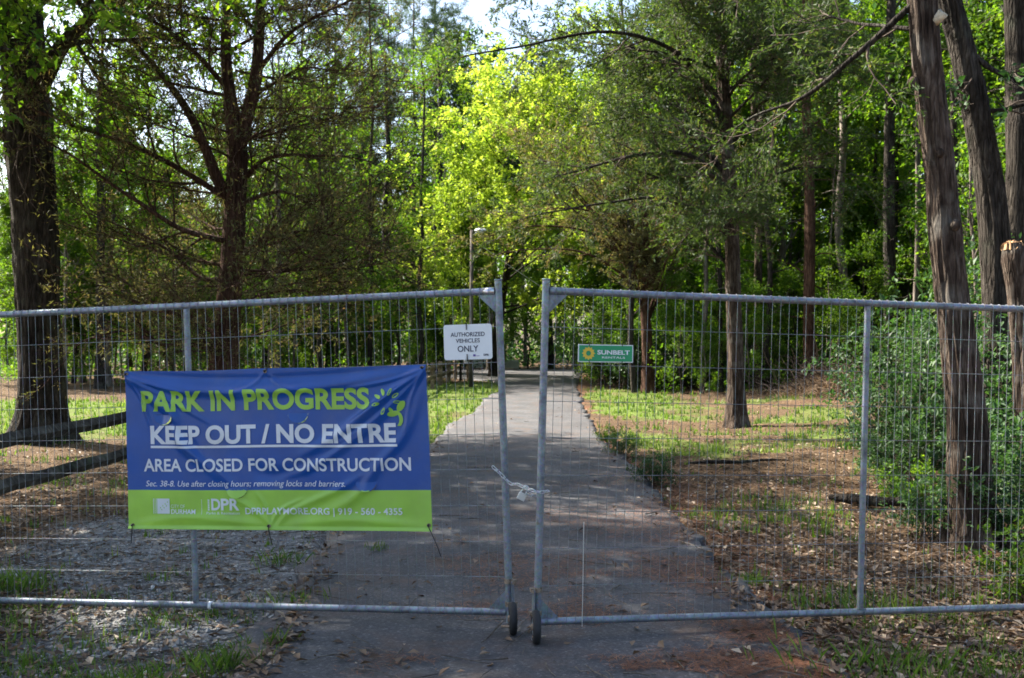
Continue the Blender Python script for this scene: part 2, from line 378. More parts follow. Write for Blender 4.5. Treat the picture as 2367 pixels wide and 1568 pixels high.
def spaced(edges):
    out = []
    for a, b, s in edges: out += list(np.arange(a, b, s))
    return np.array(out)
gx = spaced([(-400, -60, 20), (-60, -16, 2), (-16, -7, .3), (-7, 8, .07), (8, 16, .3), (16, 60, 2), (60, 401, 20)])
gy = spaced([(-60, 2, 4), (2, 4, .3), (4, 14, .06), (14, 30, .14), (30, 56, .4), (56, 100, 3), (100, 401, 20)])
X, Y = np.meshgrid(gx, gy); Z = gheight(X, Y)
i = np.arange(X.size).reshape(X.shape)
F = np.stack([i[:-1, :-1], i[:-1, 1:], i[1:, 1:], i[1:, :-1]], -1).reshape(-1, 4)
g_, v_, n_, _, _ = zones(X.ravel(), Y.ravel())
me = npmesh('ground', np.stack([X, Y, Z], -1).reshape(-1, 3), F, True, {'grass': g_, 'gravel': v_, 'needle': n_})
def ground_mat():
    m, n, o = newmat('forest_floor'); tc = N(n, 'ShaderNodeTexCoord')
    def noise(s, d=8, r=.6):
        z = N(n, 'ShaderNodeTexNoise'); z.inputs['Scale'].default_value = s; z.inputs['Detail'].default_value = d; z.inputs['Roughness'].default_value = r
        n.links.new(tc.outputs['Object'], z.inputs['Vector']); return z
    big = noise(1.3); fine = noise(22, 6, .75)
    vo = N(n, 'ShaderNodeTexVoronoi'); vo.inputs['Scale'].default_value = 26; n.links.new(tc.outputs['Object'], vo.inputs['Vector'])
    lit = ramp(n, [(.25, (.042, .028, .019)), (.5, (.105, .075, .050)), (.72, (.21, .16, .11)), (.85, (.33, .27, .20))], fine.outputs[0]).outputs[0]
    sep = N(n, 'ShaderNodeSeparateColor'); n.links.new(vo.outputs['Color'], sep.inputs[0])
    lc = ramp(n, [(0, (.7, .62, .55)), (.6, (1.1, 1, .9)), (1, (1.7, 1.5, 1.3))], sep.outputs[0]).outputs[0]
    lit = mixc(n, .6, lit, lc, 'MULTIPLY')
    soil = ramp(n, [(.4, (.6, .58, .55)), (.65, (1.2, 1.15, 1.1))], big.outputs[0]).outputs[0]
    lit = mixc(n, .7, lit, soil, 'MULTIPLY')
    gr = ramp(n, [(.3, (.06, .088, .02)), (.55, (.115, .16, .034)), (.8, (.20, .21, .075))], fine.outputs[0]).outputs[0]
    gv = ramp(n, [(0, (.10, .095, .09)), (.5, (.19, .185, .18)), (1, (.30, .295, .285))], sep.outputs[1]).outputs[0]
    nd = ramp(n, [(.3, (.08, .04, .024)), (.7, (.19, .10, .06))], fine.outputs[0]).outputs[0]
    def attr(a):
        x = N(n, 'ShaderNodeAttribute', attribute_name=a)
        ad = N(n, 'ShaderNodeMath', operation='ADD'); sb = N(n, 'ShaderNodeMath', operation='SUBTRACT'); sb.inputs[1].default_value = .5
        ml = N(n, 'ShaderNodeMath', operation='MULTIPLY'); ml.inputs[1].default_value = .9
        n.links.new(fine.outputs[0], sb.inputs[0]); n.links.new(sb.outputs[0], ml.inputs[0])
        n.links.new(x.outputs['Fac'], ad.inputs[0]); n.links.new(ml.outputs[0], ad.inputs[1])
        rr = ramp(n, [(.25, (0, 0, 0)), (.65, (1, 1, 1))], ad.outputs[0]); return rr.outputs[0]
    c = mixc(n, attr('needle'), lit, nd); c = mixc(n, attr('gravel'), c, gv); c = mixc(n, attr('grass'), c, gr)
    b = N(n, 'ShaderNodeBsdfPrincipled'); b.inputs['Roughness'].default_value = .95; b.inputs['Specular IOR Level'].default_value = .1
    n.links.new(c, b.inputs['Base Color'])
    bp = N(n, 'ShaderNodeBump'); bp.inputs['Strength'].default_value = .9; bp.inputs['Distance'].default_value = .03
    n.links.new(fine.outputs[0], bp.inputs['Height']); n.links.new(bp.outputs[0], b.inputs['Normal'])
    n.links.new(b.outputs[0], o.inputs[0]); return m
M['ground'] = ground_mat()
tag(link('ground', me, None, [M['ground']]), 'forest floor of leaf litter, grass and gravel beside the road', None, None, 'structure')

# road sheet, edges crumbling, slightly proud of the soil
ry = np.concatenate([np.arange(-20, 4, .5), np.arange(4, 20, .06), np.arange(20, 53, .2)])
K = 40
jl = (fbm(ry * 1.5, ry * 0, 41) - .5) * .26 + (fbm(ry * 7, ry * 0 + 3, 42) - .5) * .16
jr = (fbm(ry * 1.5, ry * 0 + 9, 43) - .5) * .20 + (fbm(ry * 7, ry * 0 + 5, 44) - .5) * .16
Lx = road_l(ry) - jl; Rx = road_r(ry) + jr
t = np.linspace(0, 1, K)
RX = Lx[:, None] * (1 - t) + Rx[:, None] * t; RY = np.repeat(ry[:, None], K, 1)
RZ = .022 + .02 * (1 - (2 * t[None, :] - 1) ** 2) + (fbm(RX * 1.2, RY * .8, 51) - .5) * .03 + (fbm(RX * 6, RY * 6, 52) - .5) * .006
V = np.stack([RX, RY, RZ], -1)
lo_l = V[:, :1].copy(); lo_l[..., 0] -= .03; lo_l[..., 2] = -.09
lo_r = V[:, -1:].copy(); lo_r[..., 0] += .03; lo_r[..., 2] = -.09
V = np.concatenate([lo_l, V, lo_r], 1); K2 = K + 2
i = np.arange(len(ry) * K2).reshape(len(ry), K2)
F = np.stack([i[:-1, :-1], i[:-1, 1:], i[1:, 1:], i[1:, :-1]], -1).reshape(-1, 4)
me = npmesh('road', V.reshape(-1, 3), F)
def asphalt():
    m, n, o = newmat('worn_asphalt'); tc = N(n, 'ShaderNodeTexCoord')
    def noise(s, d=8, r=.6):
        z = N(n, 'ShaderNodeTexNoise'); z.inputs['Scale'].default_value = s; z.inputs['Detail'].default_value = d; z.inputs['Roughness'].default_value = r
        n.links.new(tc.outputs['Object'], z.inputs['Vector']); return z
    a = noise(1.1); f = noise(90, 4, .8); vo = N(n, 'ShaderNodeTexVoronoi'); vo.inputs['Scale'].default_value = 75
    n.links.new(tc.outputs['Object'], vo.inputs['Vector'])
    c1 = ramp(n, [(.3, (.046, .047, .052)), (.55, (.072, .073, .080)), (.75, (.105, .103, .108))], a.outputs[0]).outputs[0]
    sep = N(n, 'ShaderNodeSeparateColor'); n.links.new(vo.outputs['Color'], sep.inputs[0])
    agg = ramp(n, [(0, (.55, .55, .55)), (.7, (1, 1, 1)), (.93, (1.5, 1.45, 1.4)), (1, (2.4, 2.3, 2.2))], sep.outputs[0]).outputs[0]
    c = mixc(n, .8, c1, agg, 'MULTIPLY')
    # cracks
    mp = N(n, 'ShaderNodeMapping'); mp.inputs['Scale'].default_value = (1, .55, 1); n.links.new(tc.outputs['Object'], mp.inputs[0])
    wz = noise(2.2, 5); md = N(n, 'ShaderNodeVectorMath', operation='ADD'); n.links.new(mp.outputs[0], md.inputs[0]); n.links.new(wz.outputs['Color'], md.inputs[1])
    vc = N(n, 'ShaderNodeTexVoronoi', feature='DISTANCE_TO_EDGE'); vc.inputs['Scale'].default_value = .8; n.links.new(md.outputs[0], vc.inputs['Vector'])
    cr = ramp(n, [(0, (1, 1, 1)), (.012, (0, 0, 0))], vc.outputs[0]).outputs[0]
    cm = N(n, 'ShaderNodeMath', operation='MULTIPLY'); n.links.new(cr, cm.inputs[0])
    rr = ramp(n, [(.45, (0, 0, 0)), (.6, (.9, .9, .9))], noise(.6, 3).outputs[0]).outputs[0]; n.links.new(rr, cm.inputs[1])
    c = mixc(n, cm.outputs[0], c, (.025, .022, .02))
    # brown needle dust
    du = ramp(n, [(.5, (0, 0, 0)), (.68, (.5, .5, .5))], noise(2.6, 8, .7).outputs[0]).outputs[0]
    c = mixc(n, du, c, (.13, .075, .048))
    b = N(n, 'ShaderNodeBsdfPrincipled'); b.inputs['Roughness'].default_value = .8; b.inputs['Specular IOR Level'].default_value = .35
    n.links.new(c, b.inputs['Base Color'])
    bp = N(n, 'ShaderNodeBump'); bp.inputs['Strength'].default_value = .55; bp.inputs['Distance'].default_value = .006
    n.links.new(f.outputs[0], bp.inputs['Height']); n.links.new(bp.outputs[0], b.inputs['Normal'])
    n.links.new(b.outputs[0], o.inputs[0]); return m
M['asphalt'] = asphalt()
tag(link('road', me, None, [M['asphalt']]), 'narrow worn asphalt road running into the woods', None, None, 'structure')

def zroad(x, y):
    t = (x - road_l(y)) / (road_r(y) - road_l(y))
    return .022 + .02 * (1 - (2 * t - 1) ** 2) + (fbm(x * 1.2, y * .8, 51) - .5) * .03 + (fbm(x * 6, y * 6, 52) - .5) * .006
def surf(x, y):
    on = (x > road_l(y) + .05) & (x < road_r(y) - .05)
    return np.where(on, zroad(x, y), gheight(x, y)), on

# ------------------------------------------------------------------ foliage and branch generators
def spawn(P, Rr, rng, m, t0, t1, a0, a1, L, K, up=0., wig=.12, rf=.55, tip=.25, powr=1.0):
    N_, K0 = P.shape[:2]
    idx = np.repeat(np.arange(N_), m)
    t = (np.tile(np.arange(m), N_) + rng.random(N_ * m)) / m
    t = t0 + (t1 - t0) * t ** powr
    f = t * (K0 - 1); k = np.minimum(f.astype(int), K0 - 2); u = (f - k)[:, None]
    A = P[idx, k]; B = P[idx, k + 1]; pos = A * (1 - u) + B * u; T = unit(B - A)
    r0 = Rr[idx, k] * (1 - u[:, 0]) + Rr[idx, k + 1] * u[:, 0]
    q = rng.normal(size=pos.shape); q -= (q * T).sum(1, keepdims=True) * T; q = unit(q)
    a = np.radians(rng.uniform(a0, a1, len(t)))[:, None]
    d = np.cos(a) * T + np.sin(a) * q
    Ls = (L(t) if callable(L) else L) * rng.uniform(.65, 1.25, len(t))
    out = [pos]; p = pos
    for s in range(K - 1):
        d = unit(d + rng.normal(size=d.shape) * wig + np.array([0, 0, up]))
        p = p + d * (Ls / (K - 1))[:, None]; out.append(p)
    P2 = np.stack(out, 1)
    R2 = np.minimum(r0 * rf, Ls * .035)[:, None] * np.linspace(1, tip, K)[None, :]
    return P2, R2, idx

def anchors(P, rng, n, t0=.1, t1=1.0):
    N_, K0 = P.shape[:2]; idx = np.repeat(np.arange(N_), n)
    t = rng.uniform(t0, t1, len(idx)); f = t * (K0 - 1); k = np.minimum(f.astype(int), K0 - 2); u = (f - k)[:, None]
    A = P[idx, k]; B = P[idx, k + 1]
    return A * (1 - u) + B * u, unit(B - A), idx

def leaves(pos, T, rng, size, wr=.6, jit=.05, spread=1.0, flat=.6, fold=.12, szvar=.35):
    n = len(pos)
    ax = unit(T * (1 - spread * .6) + rng.normal(size=(n, 3)) * spread * .7)
    nm = unit(rng.normal(size=(n, 3)) * (1 - flat) + np.array([0, 0, flat * 1.3])); sd = unit(np.cross(ax, nm)); nn = np.cross(sd, ax)
    L = size * rng.uniform(1 - szvar, 1 + szvar, (n, 1)); W = L * wr * .5
    b = pos + rng.normal(size=(n, 3)) * jit
    v = np.stack([b, b + ax * L * .45 + sd * W + nn * L * fold, b + ax * L, b + ax * L * .45 - sd * W + nn * L * fold], 1).reshape(-1, 3)
    i = np.arange(n)[:, None] * 4
    F = np.concatenate([i + [0, 1, 2], i + [0, 2, 3]], 1).reshape(-1, 3)
    return v, F

def leafmesh(name, pos, T, rng, size, rnd=None, **kw):
    v, F = leaves(pos, T, rng, size, **kw)
    r = rng.random(len(pos)) if rnd is None else np.clip(rnd + rng.normal(size=len(pos)) * .15, 0, 1)
    return npmesh(name, v, F, False, {'rnd': np.repeat(r, 4)})

def catmull(pts, K):
    pts = np.array(pts, float); n = len(pts); e = np.vstack([2 * pts[0] - pts[1], pts, 2 * pts[-1] - pts[-2]])
    t = np.linspace(0, n - 1 - 1e-6, K); k = t.astype(int); u = (t - k)[:, None]
    a, b, c, d = e[k], e[k + 1], e[k + 2], e[k + 3]
    return .5 * (2 * b + (c - a) * u + (2 * a - 5 * b + 4 * c - d) * u ** 2 + (3 * b - a - 3 * c + d) * u ** 3)

def herotrunk(name, pts, radii, K=90, S=40, ridge=.10, rough=.06, nr=9, flare=0, seed=1, cap=False):
    """tapered trunk with bark ridges as real relief; pts in world metres"""
    P = catmull(pts, K); r = np.interp(np.linspace(0, 1, K), np.linspace(0, 1, len(radii)), radii)
    V, F = tubes(P[None], r[None], S)
    V = V.reshape(K, S, 3); th = np.arange(S) / S * 2 * np.pi
    L = np.cumsum(np.r_[0, np.linalg.norm(np.diff(P, axis=0), axis=1)])
    TH, LL = np.meshgrid(th, L)
    cx, cy2 = np.cos(TH), np.sin(TH)
    strip = np.abs(fbm(cx * nr / 1.6 + 40 + .3 * np.sin(LL * 2.1), cy2 * nr / 1.6 + LL * 1.9, seed + 21, 4) - .5) * 2
    w1 = fbm(cx * 1.1 * nr / 3 + 7 + LL * .15, cy2 * 1.1 * nr / 3 + LL * .7 + 3, seed, 4)
    rd = 1 - 2 * np.abs(fbm(cx * nr / 2.2 + 20, cy2 * nr / 2.2 + LL * .8, seed + 5, 3) - .5)
    big = fbm(cx * .8 + 5 + LL * .4, cy2 * .8 + LL * .9, seed + 9, 2) - .5
    k = 1 + (w1 - .5) * 2 * rough + (rd - .7) * ridge * 2 + big * .22 + (np.minimum(strip, .35) - .2) * ridge * 1.3
    if flare:
        fl = np.exp(-LL / .22) * flare * (.8 + .5 * np.sin(TH * 5 + seed) + .3 * np.sin(TH * 3))
        k = k + fl
    V = P[:, None, :] + (V - P[:, None, :]) * k[..., None]
    return npmesh(name, V.reshape(-1, 3), F)

# ---------- generic background trees (shared meshes)
def deciduous(seed, H, r, n1, t0, L1, m2, m3, nl, ls, up=.05, lean=.03):
    rng = np.random.default_rng(seed)
    K = 12; z = np.linspace(0, H, K); P = np.stack([np.cumsum(rng.normal(size=K) * .05) + lean * z, np.cumsum(rng.normal(size=K) * .05), z], 1); P[:, :2] -= P[0, :2]
    TP = P[None]; TR = (r * np.linspace(1, .15, K) ** .8)[None]; TR[0, 0] *= 1.35
    A, AR, _ = spawn(TP, TR, rng, n1, t0, .99, 45, 85, lambda t: L1 * (1.15 - .75 * t) , 7, .07, .13, .5)
    B, BR, _ = spawn(A, AR, rng, m2, .25, 1, 25, 65, L1 * .38, 5, .03, .15, .6)
    Cc, CR, ci = spawn(B, BR, rng, m3, .2, 1, 25, 70, L1 * .2, 4, 0, .2, .6)
    wood = join([tubes(TP, TR, 10), tubes(A, AR, 5), tubes(B, BR, 3)])
    pos, T, idx = anchors(Cc, rng, nl)
    clump = rng.random(len(B))[ci // 1 % len(B)] if False else rng.random(len(Cc))
    cm = leafmesh('crown', pos, T, rng, ls, clump[idx] * .7 + .15, jit=.10, spread=1, flat=.6)
    return npmesh('trunk', *wood), cm

def pine(seed, H, r, t0=.45, L1=2.6, n1=42, nt=9):
    rng = np.random.default_rng(seed); K = 14; z = np.linspace(0, H, K)
    P = np.stack([np.cumsum(rng.normal(size=K) * .06), np.cumsum(rng.normal(size=K) * .06), z], 1); P[:, :2] -= P[0, :2]
    TP = P[None]; TR = (r * np.linspace(1, .12, K))[None]
    A, AR, _ = spawn(TP, TR, rng, n1, t0, .99, 55, 95, lambda t: L1 * (1.5 - 1.1 * t), 7, .05, .12, .45)
    B, BR, _ = spawn(A, AR, rng, 7, .3, 1, 25, 65, L1 * .33, 4, .06, .15, .6)
    wood = join([tubes(TP, TR, 10), tubes(A, AR, 5), tubes(B, BR, 3)])
    tuft, T0, ti = anchors(B, rng, nt, .3, 1)
    n = 9; pos = np.repeat(tuft, n, 0); T = np.repeat(T0, n, 0)
    cm = leafmesh('crown', pos, T, rng, .20, np.repeat(rng.random(len(tuft)), n), wr=.10, jit=.03, spread=1.2, flat=.1, fold=0)
    return npmesh('trunk', *wood), cm

def put(name, meshes, mats, loc, rz, sc, label, cat='tree', group=None, parts=('trunk', 'crown'), tilt=(0, 0)):
    e = empty(name, loc, label, cat, group); e.rotation_euler = (tilt[0], tilt[1], rz); e.scale = (sc, sc, sc)
    for pn, me_, mt in zip(parts, meshes, mats):
        if not me_.materials: me_.materials.append(mt)
        o = bpy.data.objects.new(pn, me_); C.objects.link(o); o.parent = e
    return e

DEC = [deciduous(101, 14, .17, 26, .22, 3.3, 5, 5, 34, .15), deciduous(102, 16, .15, 26, .35, 3.0, 5, 5, 34, .14, lean=-.03),
       deciduous(103, 12, .12, 24, .15, 3.0, 5, 5, 34, .14, lean=.05), deciduous(104, 18, .19, 28, .42, 3.4, 5, 5, 34, .16)]
PIN = [pine(201, 17, .17), pine(202, 20, .20, .5, 2.8)]
SAP = [deciduous(301, 5.0, .04, 16, .12, 1.5, 4, 4, 22, .10, lean=.05), deciduous(302, 3.6, .03, 14, .08, 1.2, 4, 4, 20, .09, lean=-.08),
       deciduous(303, 6.5, .05, 18, .2, 1.7, 4, 4, 22, .11)]
def shrub(seed, H, spread_, nst, nl, ls):
    rng = np.random.default_rng(seed)
    base = np.zeros((nst, 3)); base[:, :2] = rng.normal(size=(nst, 2)) * .12
    d = unit(np.stack([rng.normal(size=nst) * spread_, rng.normal(size=nst) * spread_, np.ones(nst)], 1))
    pts = [base]; p = base; L = H * rng.uniform(.6, 1.2, nst)
    for s in range(6):
        d = unit(d + rng.normal(size=d.shape) * .12); p = p + d * (L / 6)[:, None]; pts.append(p)
    P = np.stack(pts, 1); Rr = np.repeat(np.linspace(.012, .003, 7)[None], nst, 0)
    B, BR, _ = spawn(P, Rr, rng, 6, .25, 1, 30, 75, H * .35, 4, .0, .15, .7)
    Q, QR, qi = spawn(B, BR, rng, 3, .2, 1, 30, 75, H * .16, 3, .0, .15, .7)
    pos, T, idx = anchors(Q, rng, nl, .1, 1)
    cm = leafmesh('foliage', pos, T, rng, ls, rng.random(len(Q))[idx] * .7 + .15, jit=.03, spread=.9, flat=.75, wr=.55)
    return npmesh('stems', *join([tubes(P, Rr, 4), tubes(B, BR, 3)])), cm
SHR = [shrub(401, 1.0, .5, 14, 9, .075), shrub(402, .7, .6, 12, 9, .065), shrub(403, 1.5, .45, 16, 9, .085)]

rs = random.Random(5)
grn = [M['leaf_green']]; 
def matset(meshset, mats):
    for (a, b), (ma, mb) in zip(meshset, mats): a.materials.append(ma); b.materials.append(mb)
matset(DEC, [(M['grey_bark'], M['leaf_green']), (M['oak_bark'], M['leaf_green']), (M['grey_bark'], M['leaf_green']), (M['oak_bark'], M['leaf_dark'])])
matset(PIN, [(M['cedar_bark'], M['pine_needle'])] * 2)
matset(SAP, [(M['grey_bark'], M['leaf_green']), (M['grey_bark'], M['leaf_green']), (M['oak_bark'], M['leaf_green'])])
matset(SHR, [(M['twig'], M['shrub_leaf']), (M['twig'], M['leaf_green']), (M['twig'], M['shrub_leaf'])])

MARKS = [(-60, 'the left edge of the photo'), (95, 'the oak trunk'), (290, 'the left end of the banner'), (427, 'the left gate mid post'), (527, 'the left cedar'), (700, 'the words IN PROGRESS'), (860, 'the flower emblem'),
         (985, 'the upper right banner corner'), (1082, 'the white notice'), (1150, 'the left meeting post'), (1250, 'the right meeting post'), (1340, 'the left edge of the green sign'), (1450, 'the right edge of the green sign'), (1560, 'the fan shaped cedar'),
         (1703, 'the grey cedar trunk'), (1790, 'the slim brown trunk'), (1873, 'the brush pile'), (1957, 'the straight grey trunk'), (2050, 'the dark trunk by the gate post'), (2150, 'the tall leafy bushes'), (2225, 'the leaning cedar'), (2310, 'the curved dark trunk'), (2390, 'the right edge of the photo')]
USED = {}
def where(px, noun, adj=('', 'farther ', 'farthest ', 'small far ', 'last ')):
    k = min(range(len(MARKS)), key=lambda q: abs(MARKS[q][0] - px)); d = px - MARKS[k][0]
    rel = 'behind' if abs(d) < 14 else ('just left of' if d < 0 else 'just right of')
    t_ = noun + ' ' + rel + ' ' + MARKS[k][1]; USED[t_] = USED.get(t_, -1) + 1
    return adj[min(USED[t_], 4)] + t_
def dec(i, x, y, rz, sc, label, group): return put('broadleaf_tree', DEC[i], (None, None), (x, y, -.1), rz, sc, label, 'tree', group)

# left and centre background
gL = 'broadleaf trees behind the lawn on the left'
for px, D, i, s in [(60, 44, 2, .8), (190, 40, 0, .72), (300, 47, 1, .8), (400, 41, 2, .82), (505, 48, 0, .85), (610, 42, 2, .85), (690, 50, 1, .9), (740, 50, 0, .8), (820, 58, 3, .7), (890, 60, 2, .8), (45, 36, 2, .62), (-25, 38, 0, .5), (120, 40, 0, .55), (1010, 60, 0, 1.0), (150, 34, 2, .7), (250, 36, 0, .7), (350, 56, 0, .75), (450, 58, 2, .8), (560, 57, 0, .8), (650, 60, 2, .85), (730, 62, 0, .9), (810, 60, 2, .9), (890, 62, 0, .9), (960, 64, 2, 1.), (90, 52, 0, .7), (230, 54, 2, .75)]:
    dec(i, (px - 1183.5) / 2400 * D, D, rs.uniform(0, 6.3), s * rs.uniform(.95, 1.05), where(px, 'leafy woodland tree'), gL)
gC = 'broadleaf trees closing the far end of the road'
for px, D, i, s in [(1080, 60, 3, 1.0), (1150, 66, 0, 1.0), (1215, 62, 2, 1.1), (1275, 58, 3, .95), (1330, 55, 0, 1.0), (1395, 52, 1, .9), (1180, 80, 3, 1.1), (1290, 80, 0, 1.2), (1060, 78, 0, 1.2)]:
    dec(i, (px - 1183.5) / 2400 * D, D, rs.uniform(0, 6.3), s, where(px, 'dark green road end tree'), gC)
gR = 'broadleaf trees of the dense wood right of the road'
for px, D, i, s in [(1440, 44, 0, .95), (1520, 40, 2, 1.0), (1600, 47, 1, .95), (1660, 38, 2, 1.0), (1730, 44, 3, .9), (1800, 36, 0, .9), (1880, 42, 1, 1.0), (1950, 46, 3, .95), (2010, 38, 2, 1.0),
                    (2090, 43, 0, 1.0), (2150, 33, 1, .9), (2230, 38, 3, .95), (2310, 30, 2, 1.0), (2390, 36, 0, 1.0), (2470, 31, 1, 1.0), (1560, 58, 3, 1.1), (1700, 60, 0, 1.2), (1850, 58, 3, 1.2), (2000, 60, 0, 1.2), (2150, 56, 3, 1.2), (2300, 52, 0, 1.2)]:
    dec(i, (px - 1183.5) / 2400 * D, D, rs.uniform(0, 6.3), s, where(px, 'tall leafy tree'), gR)
gP = 'tall pines rising behind the left cedar'
for k, (px, D, i, s, lab) in enumerate([(1008, 58, 1, 1.1, 'tall thin pine with open crown left of the bright maple'), (905, 64, 0, 1.3, 'tall grey green pine between the cedar and the open crowned pine'), (962, 56, 1, 1.05, 'dense dark pine just left of the bright maple crown'), (765, 60, 0, 1.3, 'tall dark pine above the right branches of the left cedar'),
                        (840, 62, 0, 1.3, 'tall pine rising behind the branch tips of the left cedar'), (690, 60, 1, 1.15, 'pine seen through the upper branches of the left cedar'), (1085, 70, 1, 1.0, 'distant pine above the lamp post')]):
    put('pine_tree', PIN[i], (None, None), ((px - 1183.5) / 2400 * D, D, 0), rs.uniform(0, 6), s, lab, 'pine', gP)
# understory saplings
gS = 'leafy saplings under the trees of the right wood'
for k in range(64):
    px = 1390 + (k + rs.random()) * 17; D = rs.uniform(36, 44) - (px > 2170) * rs.uniform(5, 15); i = rs.randrange(3)
    x = (px - 1183.5) / 2400 * D
    put('sapling', SAP[i], (None, None), (x, D, 0), rs.uniform(0, 6), rs.uniform(.8, 1.35), where(px, 'slender leafy sapling'), 'sapling', gS)
for k, (px, D, s) in enumerate([(1575, 30.5, .62), (1625, 29.5, .5), (1668, 31, .7), (1735, 29, .55), (1792, 30.5, .7), (1835, 30, .5), (1915, 30.5, .75), (1965, 29.5, .7), (1995, 27, .6), (1440, 33, .7), (1400, 34, .8), (1540, 33, .75), (1690, 33, .95), (1815, 32.5, .95)]):
    put('sapling', SAP[k % 3], (None, None), ((px - 1183.5) / 2400 * D, D, 0), rs.uniform(0, 6), s, where(px, 'short sunlit sapling'), 'sapling', 'short saplings at the front of the right wood')
gS2 = 'saplings at the wood edge beyond the lawn'
for k in range(44):
    px = -30 + (k + rs.random()) * 25; D = rs.uniform(35, 50); i = rs.randrange(3)
    if 960 < px < 1060: D = 47
    put('sapling', SAP[i], (None, None), ((px - 1183.5) / 2400 * D, D, 0), rs.uniform(0, 6), rs.uniform(.7, 1.1), where(px, 'small bushy sapling'), 'sapling', gS2)
for k, (px, D, s) in enumerate([(1120, 54, 1.), (1170, 57, .9), (1220, 55, .8), (1262, 57, .9), (1310, 54, 1.), (1365, 47, 1.), (1080, 53, 1.)]):
    put('sapling', SAP[k % 3], (None, None), ((px - 1183.5) / 2400 * D, D, 0), rs.uniform(0, 6), s, where(px, 'leafy sapling at the road end'), 'sapling', 'saplings at the far end of the road')
# low shrubs
gB = 'low shrubs along the edge of the right wood'
for k in range(34):
    px = 1385 + (k + rs.random() * .8) * 20; D = rs.uniform(31.5, 36) if px < 2000 else rs.uniform(26, 32); i = rs.randrange(3)
    put('shrub', SHR[i], (None, None), ((px - 1183.5) / 2400 * D, D, .05), rs.uniform(0, 6), rs.uniform(.8, 1.35), where(px, 'low leafy shrub'), 'shrub', gB, ('stem', 'foliage'))

# far wood as one mass
rng = np.random.default_rng(77)
n = 60000
a = rng.uniform(-.62, .62, n); D = rng.uniform(82, 112, n); x = np.tan(a) * D
top = 9 + 6 * fbm(x * .12, D * .05, 61) + np.where(x > 0, 6, 0) - np.where((x < -5) & (x > -60), 2.5, 0)
z = top * (1 - rng.random(n) ** 1.6) * 1.0
cl = fbm(x * .5 + 3, z * .5 + D * .3, 63)
me = leafmesh('far_forest', np.stack([x, D, z], 1), np.tile([[0, 0, 1.]], (n, 1)), rng, .55, cl, jit=.2, spread=1.3, flat=.4)
tag(link('far_forest', me, None, [M['leaf_green']]), 'distant mass of leafy wood closing the view', 'forest', None, 'stuff')

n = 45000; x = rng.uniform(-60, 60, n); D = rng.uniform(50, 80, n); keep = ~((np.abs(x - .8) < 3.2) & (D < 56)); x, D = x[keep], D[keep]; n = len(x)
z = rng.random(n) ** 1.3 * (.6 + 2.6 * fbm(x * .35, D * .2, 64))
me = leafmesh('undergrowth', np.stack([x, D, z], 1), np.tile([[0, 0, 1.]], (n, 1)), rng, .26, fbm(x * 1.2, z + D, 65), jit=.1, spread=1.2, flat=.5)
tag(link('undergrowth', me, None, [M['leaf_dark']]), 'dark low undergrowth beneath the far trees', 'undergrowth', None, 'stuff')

n = 44000; D = rng.uniform(30.5, 47, n); x = rng.uniform(.10, .56, n) * D; x = np.where(rng.random(n) < .28, -rng.uniform(.12, .56, n) * (D + 5), x); D = np.where(x < 0, D + 5, D)
hh = np.clip((fbm(x * .55, D * .4, 68) - .43) * 7.0, 0, 3) * np.where(x < 0, .5, 1.); z = rng.random(n) ** .8 * hh; kp = (hh > .15) & ~((x > 0) & (x < 4.2)); x, D, z = x[kp], D[kp], z[kp]; n = len(x)
me = leafmesh('undergrowth', np.stack([x, D, z], 1), np.tile([[0, 0, 1.]], (n, 1)), rng, .15, fbm(x * 2.2, z * 2 + D, 65), jit=.12, spread=1.2, flat=.5)
tag(link('undergrowth', me, None, [M['leaf_green']]), 'tangled green undergrowth between the trunks of the wood', 'undergrowth', None, 'stuff')

# ------------------------------------------------------------------ mid distance trunks on the right
gT = None
def simple_trunk_tree(px0, py0, px1, D, w, H, label, bark, crown=None, crown_at=(.5, 1), L=2.4, n1=18, nl=14, ls=.13, seed=1, leafm='leaf_green', dead=10):
    rng = np.random.default_rng(seed)
    b = at(px0, py0, D); b.z = 0; s = (px1 - px0) / 2400 * D / (EYE + 784 / 2400 * D)
    zs = np.linspace(0, H, 7)
    pts = np.stack([s * zs + np.r_[0, rng.normal(size=6) * .05], np.r_[0, rng.normal(size=6) * .05], zs - .12], 1)
    e = empty('woodland_tree', (b.x, D, 0), label, 'tree', gT)
    link('trunk', herotrunk('trunk', pts, [w * .62, w * .5, w * .47, w * .43, w * .38, w * .3, w * .12], 70, 18, .08, .06, 7, .35, seed), e, [bark])
    TP = catmull(pts, 20)[None]; TR = np.linspace(w * .5, w * .1, 20)[None]
    A, AR, _ = spawn(TP, TR, rng, n1, crown_at[0], .99, 50, 85, L, 7, .06, .14, .4)
    Dd, DR, _ = spawn(TP, TR, rng, dead, .12, .75, 60, 95, .9, 6, -.02, .2, .25)
    B, BR, _ = spawn(A, AR, rng, 5, .2, 1, 30, 65, L * .4, 5, .03, .15, .6)
    Q, QR, qi = spawn(B, BR, rng, 4, .2, 1, 30, 65, L * .2, 3, .0, .15, .6)
    link('branches', npmesh('branches', *join([tubes(A, AR, 6), tubes(Dd, DR, 4), tubes(B, BR, 3)])), e, [bark])['kind'] = 'stuff'
    pos, T, idx = anchors(Q, rng, nl)
    link('crown', leafmesh('crown', pos, T, rng, ls, rng.random(len(Q))[idx], jit=.07), e, [M[leafm]])
    return e
simple_trunk_tree(1757, 880, 1737, 31, .25, 15, 'slim brown trunk just right of the big grey cedar trunk', M['cedar_bark'], seed=11, L=2.2, dead=26)
simple_trunk_tree(1873, 915, 1858, 29, .30, 15, 'reddish trunk rising out of the pile of dry brush', M['cedar_bark_red'], seed=12, dead=24)
